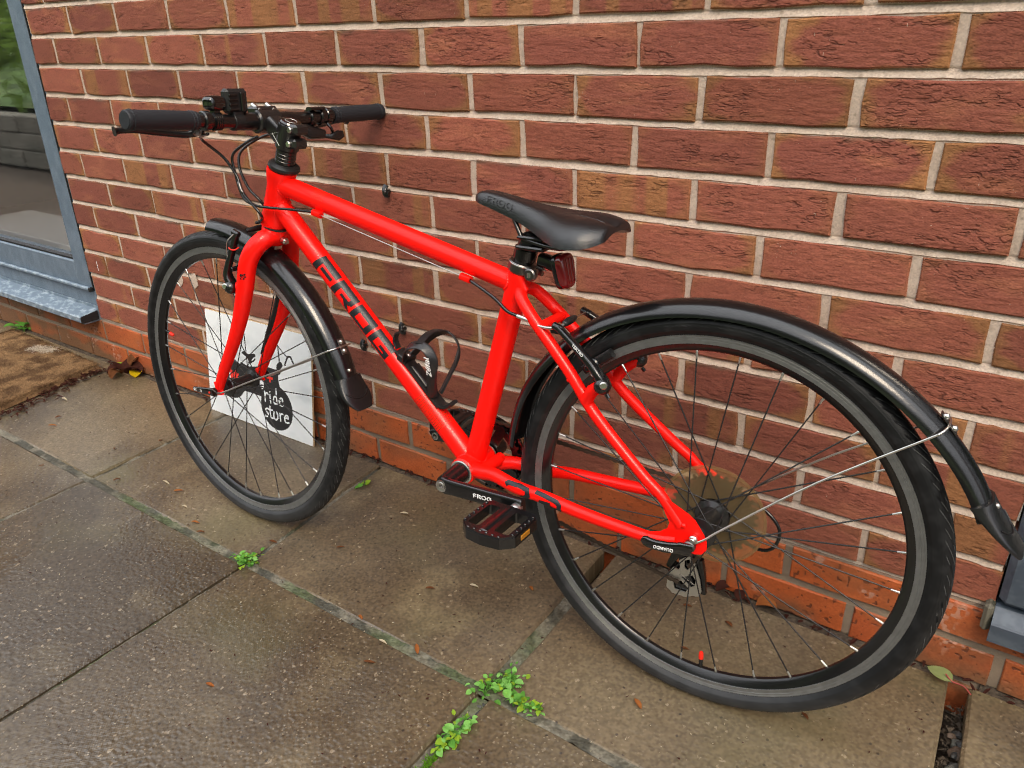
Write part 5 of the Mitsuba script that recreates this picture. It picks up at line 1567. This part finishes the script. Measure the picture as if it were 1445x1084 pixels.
put('plus_sign', sg(plate(unary_union([stroke([(.250, .1520), (.276, .1520)], .0032), stroke([(.263, .140), (.263, .165)], .0032)]), .0007, .0010)), 'm_board_red', sign, label='red plus sign')

# ------------------------------------------------------------------ small things on the wall
for (x, z, lab) in ((1.227, .676, 'black cable clip nailed in the joint above the top tube'), (1.240, .377, 'black cable clip nailed in the joint beside the bottle cage'), (1.111, .311, 'black cable clip nailed in the joint beside the lettered down tube')):
    ck = put('cable_clip', cat(tube([P3(x, -.001, z), P3(x, -.014, z)], .0038, 12), bar(cr([(x - .006, -.003, z + .012), (x - .008, -.008, z + .003), (x - .003, -.011, z - .006), (x + .006, -.010, z - .006)], 4), .0028, .0055, (0, 1, 0), .6, 12)), 'm_black', label=lab, cat='cable clip', smooth=35)
    put('nail', ball(P3(x, -.0145, z), 1, (.003, .0015, .003), 2), 'm_dark_steel', ck, smooth=True)
put('paint_streak', bar(cr([(-.053, -.0012, .355), (-.052, -.0012, .335), (-.0515, -.0012, .318)], 4), .0004, .0016, (0, 1, 0), .8, 8), 'm_white_print', wall)
for (x, z) in ((.389, .360), (.460, .367)):  # bits of glassy tape, drawn in the mortar colour
    pts = [(x + (.013 + .007 * rng.random()) * math.cos(a) * .9, z + (.018 + .008 * rng.random()) * math.sin(a)) for a in np.linspace(0, 6.2, 13)]
    m = plate(Polygon(pts).buffer(0), 0, .0014)
    put('mortar_smear', TM(np.c_[np.asarray(m.vertices)[:, 0], -.0022 + np.asarray(m.vertices)[:, 2], np.asarray(m.vertices)[:, 1]], np.asarray(m.faces)[:, ::-1]), 'm_mortar', wall)

# ------------------------------------------------------------------ door mat
MC = [P3(-.075, -.058, 0), P3(-.015, -.395, 0), P3(-.62, -.50, 0), P3(-.690, -.045, 0)]
MC = [MC[0], MC[1], MC[2], MC[3]]
nm = 40
uu, vv2 = np.meshgrid(np.linspace(0, 1, nm), np.linspace(0, 1, nm), indexing='ij')
base = (MC[0] * (1 - uu[..., None]) * (1 - vv2[..., None]) + MC[1] * (1 - uu[..., None]) * vv2[..., None] + MC[3] * uu[..., None] * (1 - vv2[..., None]) + MC[2] * uu[..., None] * vv2[..., None])
edge = np.minimum(np.minimum(uu, 1 - uu) * .65, np.minimum(vv2, 1 - vv2) * .38)
h = .018 * np.clip(edge / .008, 0, 1) ** .5 + .002 + .004 * (meshkit.fbm(np.stack([base[..., 0] * 40, base[..., 1] * 40, uu * 0], -1), 3) - .5)
base[..., 2] = h
gi = np.arange(nm - 1)[:, None] * nm + np.arange(nm - 1)
mf = np.concatenate([np.stack([gi, gi + nm, gi + nm + 1], -1).reshape(-1, 3), np.stack([gi, gi + nm + 1, gi + 1], -1).reshape(-1, 3)])
mm_ = TM(base.reshape(-1, 3), mf)
if mm_.face_normals[mf.shape[0] // 2][2] < 0:
    mm_ = TM(mm_.vertices, mf[:, ::-1])
mat = put('doormat', mm_, 'm_mat', label='worn brown coir doormat on the paving below the glazed door', cat='doormat', smooth=True)
N = 34000
a_, b_ = rng.random(N), rng.random(N)
pos = (MC[0] * ((1 - a_) * (1 - b_))[:, None] + MC[1] * ((1 - a_) * b_)[:, None] + MC[3] * (a_ * (1 - b_))[:, None] + MC[2] * (a_ * b_)[:, None])
pos[:, 2] = .015
dirv = np.c_[rng.normal(0, .6, N), rng.normal(0, .6, N), np.abs(rng.normal(.8, .3, N))]
dirv /= np.linalg.norm(dirv, axis=1, keepdims=True)
side_ = np.cross(dirv, rng.normal(0, 1, (N, 3)))
side_ /= np.linalg.norm(side_, axis=1, keepdims=True)
Lf = rng.uniform(.006, .014, N)[:, None]
tri = np.stack([pos - side_ * .0007, pos + side_ * .0007, pos + dirv * Lf], 1).reshape(-1, 3)
put('coir_fibre', TM(tri, np.arange(3 * N).reshape(-1, 3)), 'm_mat', mat, kind='stuff')
pm_ = rng.random((900, 2))
qx = -.365 + .055 * (pm_[:, 0] - .5) * 2 * .8 + rng.normal(0, .012, 900)
qy = -.098 + (pm_[:, 0] - .5) * .02 + rng.normal(0, .012, 900)
base_ = np.c_[qx, qy, np.full(900, .0215)]
dv = np.c_[rng.normal(0, 1, 900), rng.normal(0, 1, 900), rng.normal(.2, .1, 900)]
dv /= np.linalg.norm(dv, axis=1, keepdims=True)
sv = np.cross(dv, [0, 0, 1.])
tri = np.stack([base_ - sv * .0012, base_ + sv * .0012, base_ + dv * .008], 1).reshape(-1, 3)
put('worn_patch', TM(tri, np.arange(2700).reshape(-1, 3)), 'm_mat_pale', mat, kind='stuff')


# ------------------------------------------------------------------ leaves, weeds and litter
def leaf_mesh(p, yaw, L, Wd, pitch=.1, curl=.3, fold=.2, n=6, pointy=1., roll=0.):
    """leaf blade from its stalk end p: outline, midrib fold, curl along its length"""
    ts = np.linspace(0, 1, n)
    pts = []
    x, z, ang_ = 0., 0., pitch
    for i, t in enumerate(ts):
        w = Wd * .5 * (math.sin(math.pi * t ** .8) ** (.75 * pointy)) if 0 < t < 1 else .0004
        nx, nz = -math.sin(ang_), math.cos(ang_)
        for s in (-1, -.5, 0, .5, 1):
            hgt = abs(s) * w * fold
            pts.append((x + nx * hgt, s * w, z + nz * hgt))
        x += math.cos(ang_) * L / (n - 1)
        z += math.sin(ang_) * L / (n - 1)
        ang_ -= curl / (n - 1)
    v = np.array(pts)
    c, s = math.cos(roll), math.sin(roll)
    v = v @ np.array([[1, 0, 0], [0, c, -s], [0, s, c]]).T
    c, s = math.cos(yaw), math.sin(yaw)
    v = v @ np.array([[c, -s, 0], [s, c, 0], [0, 0, 1]]).T
    v = v + np.asarray(p, float)
    f = []
    for i in range(n - 1):
        for j in range(4):
            a = i * 5 + j
            f += [[a, a + 1, a + 6], [a, a + 6, a + 5]]
    return TM(v, f)


def weed(label, spots, mats, n, sp, L0, L1, tall=.02):
    k = thing('weed', label, 'weed')
    for i in range(n):
        x, y = spots[i % len(spots)]
        a = rng.uniform(0, 2 * math.pi)
        rr = abs(rng.normal(0, sp))
        zz = rng.uniform(.001, tall)
        L = rng.uniform(L0, L1) * rng.choice([.6, .85, 1., 1., 1.35])
        put('leaf', leaf_mesh((x + rr * math.cos(a), y + rr * math.sin(a), zz), a + rng.normal(0, .7), L, L * rng.uniform(.6, .85), rng.uniform(-.05, .6), rng.uniform(.2, .9), rng.uniform(.1, .5), roll=rng.normal(0, .35)), mats[int(rng.integers(len(mats)))], k, smooth=True)
    st = []
    for i in range(n // 2):
        x, y = spots[i % len(spots)]
        a = rng.uniform(0, 6.28)
        st.append(tube(cr([(x, y, -.008), (x + .3 * sp * math.cos(a), y + .3 * sp * math.sin(a), tall * .5), (x + sp * math.cos(a), y + sp * math.sin(a), tall * .7)], 3), .0007, 5))
    put('stem', cat(*st), 'm_leaf_green', k, smooth=True)
    return k


weed('small green weed where four slabs meet beside the front wheel', [(1.178, -.455), (1.165, -.457), (1.193, -.452), (1.176, -.448)], ['m_leaf_green', 'm_leaf_green', 'm_leaf_green', 'm_leaf_fresh', 'm_leaf_lime'], 70, .010, .006, .012, .014)
weed('largest green weed spreading over the slab crossing below the pedal', [(1.785, -.447), (1.795, -.437), (1.800, -.425), (1.810, -.432), (1.788, -.460), (1.803, -.410), (1.820, -.418)], ['m_leaf_green', 'm_leaf_green', 'm_leaf_fresh', 'm_leaf_fresh', 'm_leaf_lime'], 84, .011, .007, .014, .012)
weed('creeping yellow green weed in the joint right of the largest weed', [(1.838, -.452), (1.852, -.449), (1.866, -.447), (1.880, -.444)], ['m_leaf_green', 'm_leaf_lime', 'm_leaf_fresh'], 52, .007, .006, .013, .014)
weed('long green weed in the wide joint at the bottom edge beside bright moss', [(1.795, -.520), (1.798, -.535), (1.800, -.550), (1.797, -.565), (1.795, -.580)], ['m_leaf_green', 'm_leaf_green', 'm_leaf_fresh', 'm_leaf_fresh', 'm_leaf_lime', 'm_leaf_lime', 'm_leaf_lime'], 62, .008, .007, .014, .009)
weed('tiny seedling in the slab joint near the wall beside the front mudguard', [(1.166, -.105)], ['m_leaf_green', 'm_leaf_lime'], 9, .006, .007, .012, .010)
weed('green weed behind the doormat at the foot of the wall', [(-.70, -.022), (-.67, -.02)], ['m_leaf_green', 'm_leaf_green'], 14, .016, .025, .045, .03)
mo = []
for k in range(900):
    y = rng.uniform(-.68, -.555)
    x = 1.797 + (y + .55) * -.03 + rng.normal(0, .0055)
    mo.append(leaf_mesh((x, y, -.008 + rng.uniform(0, .006)), rng.uniform(0, 6.28), rng.uniform(.003, .006), .0016, rng.uniform(.2, 1.3), .3, .2, 3))
put('moss', cat(*mo), 'm_moss', kind='stuff', cat='moss', label='bright green moss filling the wide slab joint at the bottom edge')

big = [((.022, -.030, .004), 2.9, .066, .056, 1.0, 2.2, .5, 'm_leaf_dark'), ((.052, -.038, .003), .6, .062, .050, 1.2, 2.4, .6, 'm_leaf_dark'), ((.018, -.036, .003), 4.2, .056, .046, .9, 2.0, .5, 'm_leaf_dark'),
       ((.045, -.022, .022), 1.4, .058, .046, 1.1, 1.7, .6, 'm_leaf_brown'), ((.030, -.050, .003), 5.0, .050, .040, 1.0, 2.3, .6, 'm_leaf_brown'), ((.060, -.024, .004), .1, .050, .040, 1.1, 2.0, .4, 'm_leaf_dark')]
cl_k = thing('leaf_clump', 'clump of curled dark brown wet leaves against the wall beside the doormat', 'dead leaves')
for (p, yw, L, Wd, pt, cu, fo, mt) in big:
    put('leaf', leaf_mesh(p, yw, L, Wd, pt, cu, fo, 9), mt, cl_k, smooth=True)


def fallen(label, p, yaw, L, Wd, mt, pitch=.12, curl=.5, fold=.25, group=None, stalk=0., stalkmat='m_stem', roll=0.):
    k = put('fallen_leaf', leaf_mesh(p, yaw, L, Wd, pitch, curl, fold, 8, roll=roll), mt, label=label, cat='leaf', group=group, smooth=True)
    if stalk:
        q = np.asarray(p, float)
        d = P3(math.cos(yaw), math.sin(yaw), 0)
        put('stalk', tube(cr([q + d * .3 * L + P3(0, 0, .006), q, q - d * stalk * .5 + P3(.002, .002, .002), q - d * stalk + P3(0, -.004, .001)], 4), .0011, 6), stalkmat, k, smooth=True)
    return k


fallen('bright yellow leaf standing against the wall right of the brown leaf clump', (.092, -.040, .002), 2.3, .052, .040, 'm_leaf_yellow', .75, 1.3, .3)
fallen('yellow green leaf lying flat at the corner of the doormat', (.010, -.030, .016), 3.0, .060, .030, 'm_leaf_lime', .05, .2, .15)
fallen('pale green leaf with a red stalk by the wall right of the rear wheel', (2.398, -.035, .014), 2.75, .042, .030, 'm_leaf_pale', .10, .3, .15, stalk=.030, stalkmat='m_stalk')
G = 'small dry leaf scraps scattered over the slabs'
SC = [(1.392, -.700, .3, .018, .006, 'm_leaf_orange'), (1.574, -.519, .5, .021, .006, 'm_leaf_brown'), (1.536, -.315, .6, .018, .006, 'm_leaf_brown'), (1.711, -.207, 2.5, .018, .006, 'm_leaf_orange'),
      (2.010, -.350, 2.5, .024, .008, 'm_leaf_orange'), (2.230, -.227, 2.4, .018, .006, 'm_leaf_brown'), (1.964, -.090, .5, .018, .006, 'm_leaf_brown'), (2.005, -.191, .2, .015, .005, 'm_leaf_brown'),
      (2.060, -.095, 2.6, .020, .007, 'm_leaf_brown'), (1.158, -.380, .3, .020, .006, 'm_leaf_brown'), (.808, -.376, .9, .022, .008, 'm_leaf_orange'), (.413, -.494, 1.0, .014, .005, 'm_leaf_brown'),
      (.200, -.365, .6, .026, .007, 'm_leaf_orange'), (.170, -.330, 1.4, .018, .008, 'm_leaf_brown'), (.549, -.248, 1.9, .014, .007, 'm_leaf_brown'), (.692, -.228, .4, .020, .007, 'm_leaf_straw'),
      (.640, -.428, 1.6, .020, .007, 'm_leaf_brown'), (1.560, -.467, .1, .018, .005, 'm_leaf_straw'), (1.498, -.446, 2.7, .022, .006, 'm_leaf_orange'), (1.296, -.319, .9, .018, .005, 'm_leaf_brown'),
      (.742, -.361, .1, .024, .005, 'm_leaf_straw'), (.490, -.340, 2.2, .012, .005, 'm_leaf_brown'), (.050, -.252, .2, .026, .009, 'm_leaf_straw'), (.015, -.210, 2.7, .018, .007, 'm_leaf_brown'),
      (.955, -.428, .4, .020, .006, 'm_leaf_orange'), (1.000, -.447, .8, .018, .006, 'm_leaf_brown'), (.880, -.40, .1, .016, .005, 'm_leaf_straw'), (1.320, -.150, .3, .020, .007, 'm_leaf_straw'), (1.600, -.26, .2, .020, .006, 'm_leaf_straw'), (1.640, -.455, 2.4, .024, .008, 'm_leaf_orange')]
SL = ['orange leaf scrap on the bottom left slab below the front weed', 'brown leaf scrap on the slab left of the largest weed, below the long joint', 'brown leaf scrap on the slab below the pedal', 'orange leaf scrap on the slab left of the rear tyre',
      'orange leaf scrap on the slab under the rear tyre, right of the creeping weed', 'brown leaf scrap on the slab under the right side of the rear tyre', 'brown leaf scrap seen through the rear wheel below the derailleur',
      'short brown leaf scrap seen through the rear wheel near the red valve cap', 'brown leaf scrap seen through the spokes right of the derailleur', 'brown leaf scrap beside the weed by the front wheel', 'orange curled leaf scrap on the slab left of the front wheel',
      'brown leaf scrap on the far left slab below the long joint', 'orange leaf scrap on the slab nearest the doormat', 'brown leaf scrap on the slab beside the doormat corner', 'brown leaf scrap on the slab behind the front tyre',
      'straw coloured leaf scrap left of the front tyre', 'brown leaf scrap on the long joint left of the front wheel', 'straw coloured leaf scrap on the joint left of the largest weed', 'orange leaf scrap in the long joint between the two weeds',
      'brown leaf scrap on the slab behind the front weed', 'straw coloured leaf scrap under the front tyre', 'tiny brown leaf scrap on the slab in front of the doormat', 'straw coloured leaf scrap by the foot of the doormat', 'brown leaf scrap close to the doormat edge',
      'orange leaf scrap in the long joint left of the front weed', 'brown leaf scrap across the long joint left of the front weed', 'straw coloured leaf scrap above the long joint left of the front weed', 'straw coloured leaf scrap on the slab below the crank',
      'straw coloured leaf scrap beside the near pedal', 'orange leaf scrap in the joint just left of the largest weed']
for i, (x, y, yw, L, Wd, mt) in enumerate(SC):
    fallen(SL[i], (x, y, .0035), yw, L, Wd, mt, rng.uniform(0, .25), rng.uniform(.2, .9), rng.uniform(.2, .7), group=G)
fallen('reddish brown crumpled leaf at the foot of the wall behind the rear wheel', (2.075, -.018, .004), .3, .040, .030, 'm_leaf_orange', .5, 1.2, .7)
fallen('dark curled leaf at the foot of the wall below the sprockets', (2.000, -.020, .004), .8, .036, .024, 'm_leaf_dark', .6, 1.2, .7)
fallen('dark leaf at the foot of the wall right of the reddish crumpled leaf', (2.045, -.022, .004), 1.9, .026, .020, 'm_leaf_dark', .7, 1.0, .6)
lit = []
for k in range(420):                                            # litter along the mat's near edge and the foot of the wall
    if k < 230:
        t = rng.random()
        x, y = -.075 + .075 * t + rng.normal(.016, .012), -.058 - .36 * t + rng.normal(0, .012)
        if t > .55:
            x += abs(rng.normal(0, .02))
    else:
        x, y = rng.uniform(-.1, 2.6), -.010 + rng.normal(0, .006)
        y = min(y, -.004)
    lit.append(leaf_mesh((x, y, rng.uniform(.002, .010) if k < 230 else rng.uniform(.0, .005)), rng.uniform(0, 6.28), rng.uniform(.010, .026), rng.uniform(.003, .008), rng.uniform(-.1, .4), rng.uniform(0, .8), rng.uniform(.2, .8), 4))
put('leaf_litter', cat(*lit), 'm_leaf_dark', kind='stuff', cat='leaf litter', label='dark damp leaf litter along the edge of the doormat and the foot of the wall')
sd_ = []
for k in range(620):
    x, y = rng.uniform(-.1, 2.5), -rng.random() ** .6 * 1.0 - .02
    L = rng.uniform(.0014, .0030) * (1.6 if rng.random() < .08 else 1)
    sd_.append(leaf_mesh((x, y, .0026), rng.uniform(0, 6.28), L, L * rng.uniform(.4, .8), rng.uniform(0, .2), .2, .3, 4))
put('seed_husks', cat(*sd_), 'm_leaf_straw', kind='stuff', cat='seed husks', label='pale seed husks strewn over the wet slabs')
sd_ = []
for k in range(500):
    x, y = rng.uniform(-.1, 2.5), -rng.random() ** .8 * 1.0 - .02
    L = rng.uniform(.002, .006)
    sd_.append(leaf_mesh((x, y, .0026), rng.uniform(0, 6.28), L, L * rng.uniform(.25, .5), rng.uniform(0, .2), .2, .3, 4))
put('bark_crumbs', cat(*sd_), 'm_leaf_dark', kind='stuff', cat='bark crumbs', label='tiny dark bark crumbs strewn over the wet slabs')
for k in [k for k in COUNT if False]:
    pass
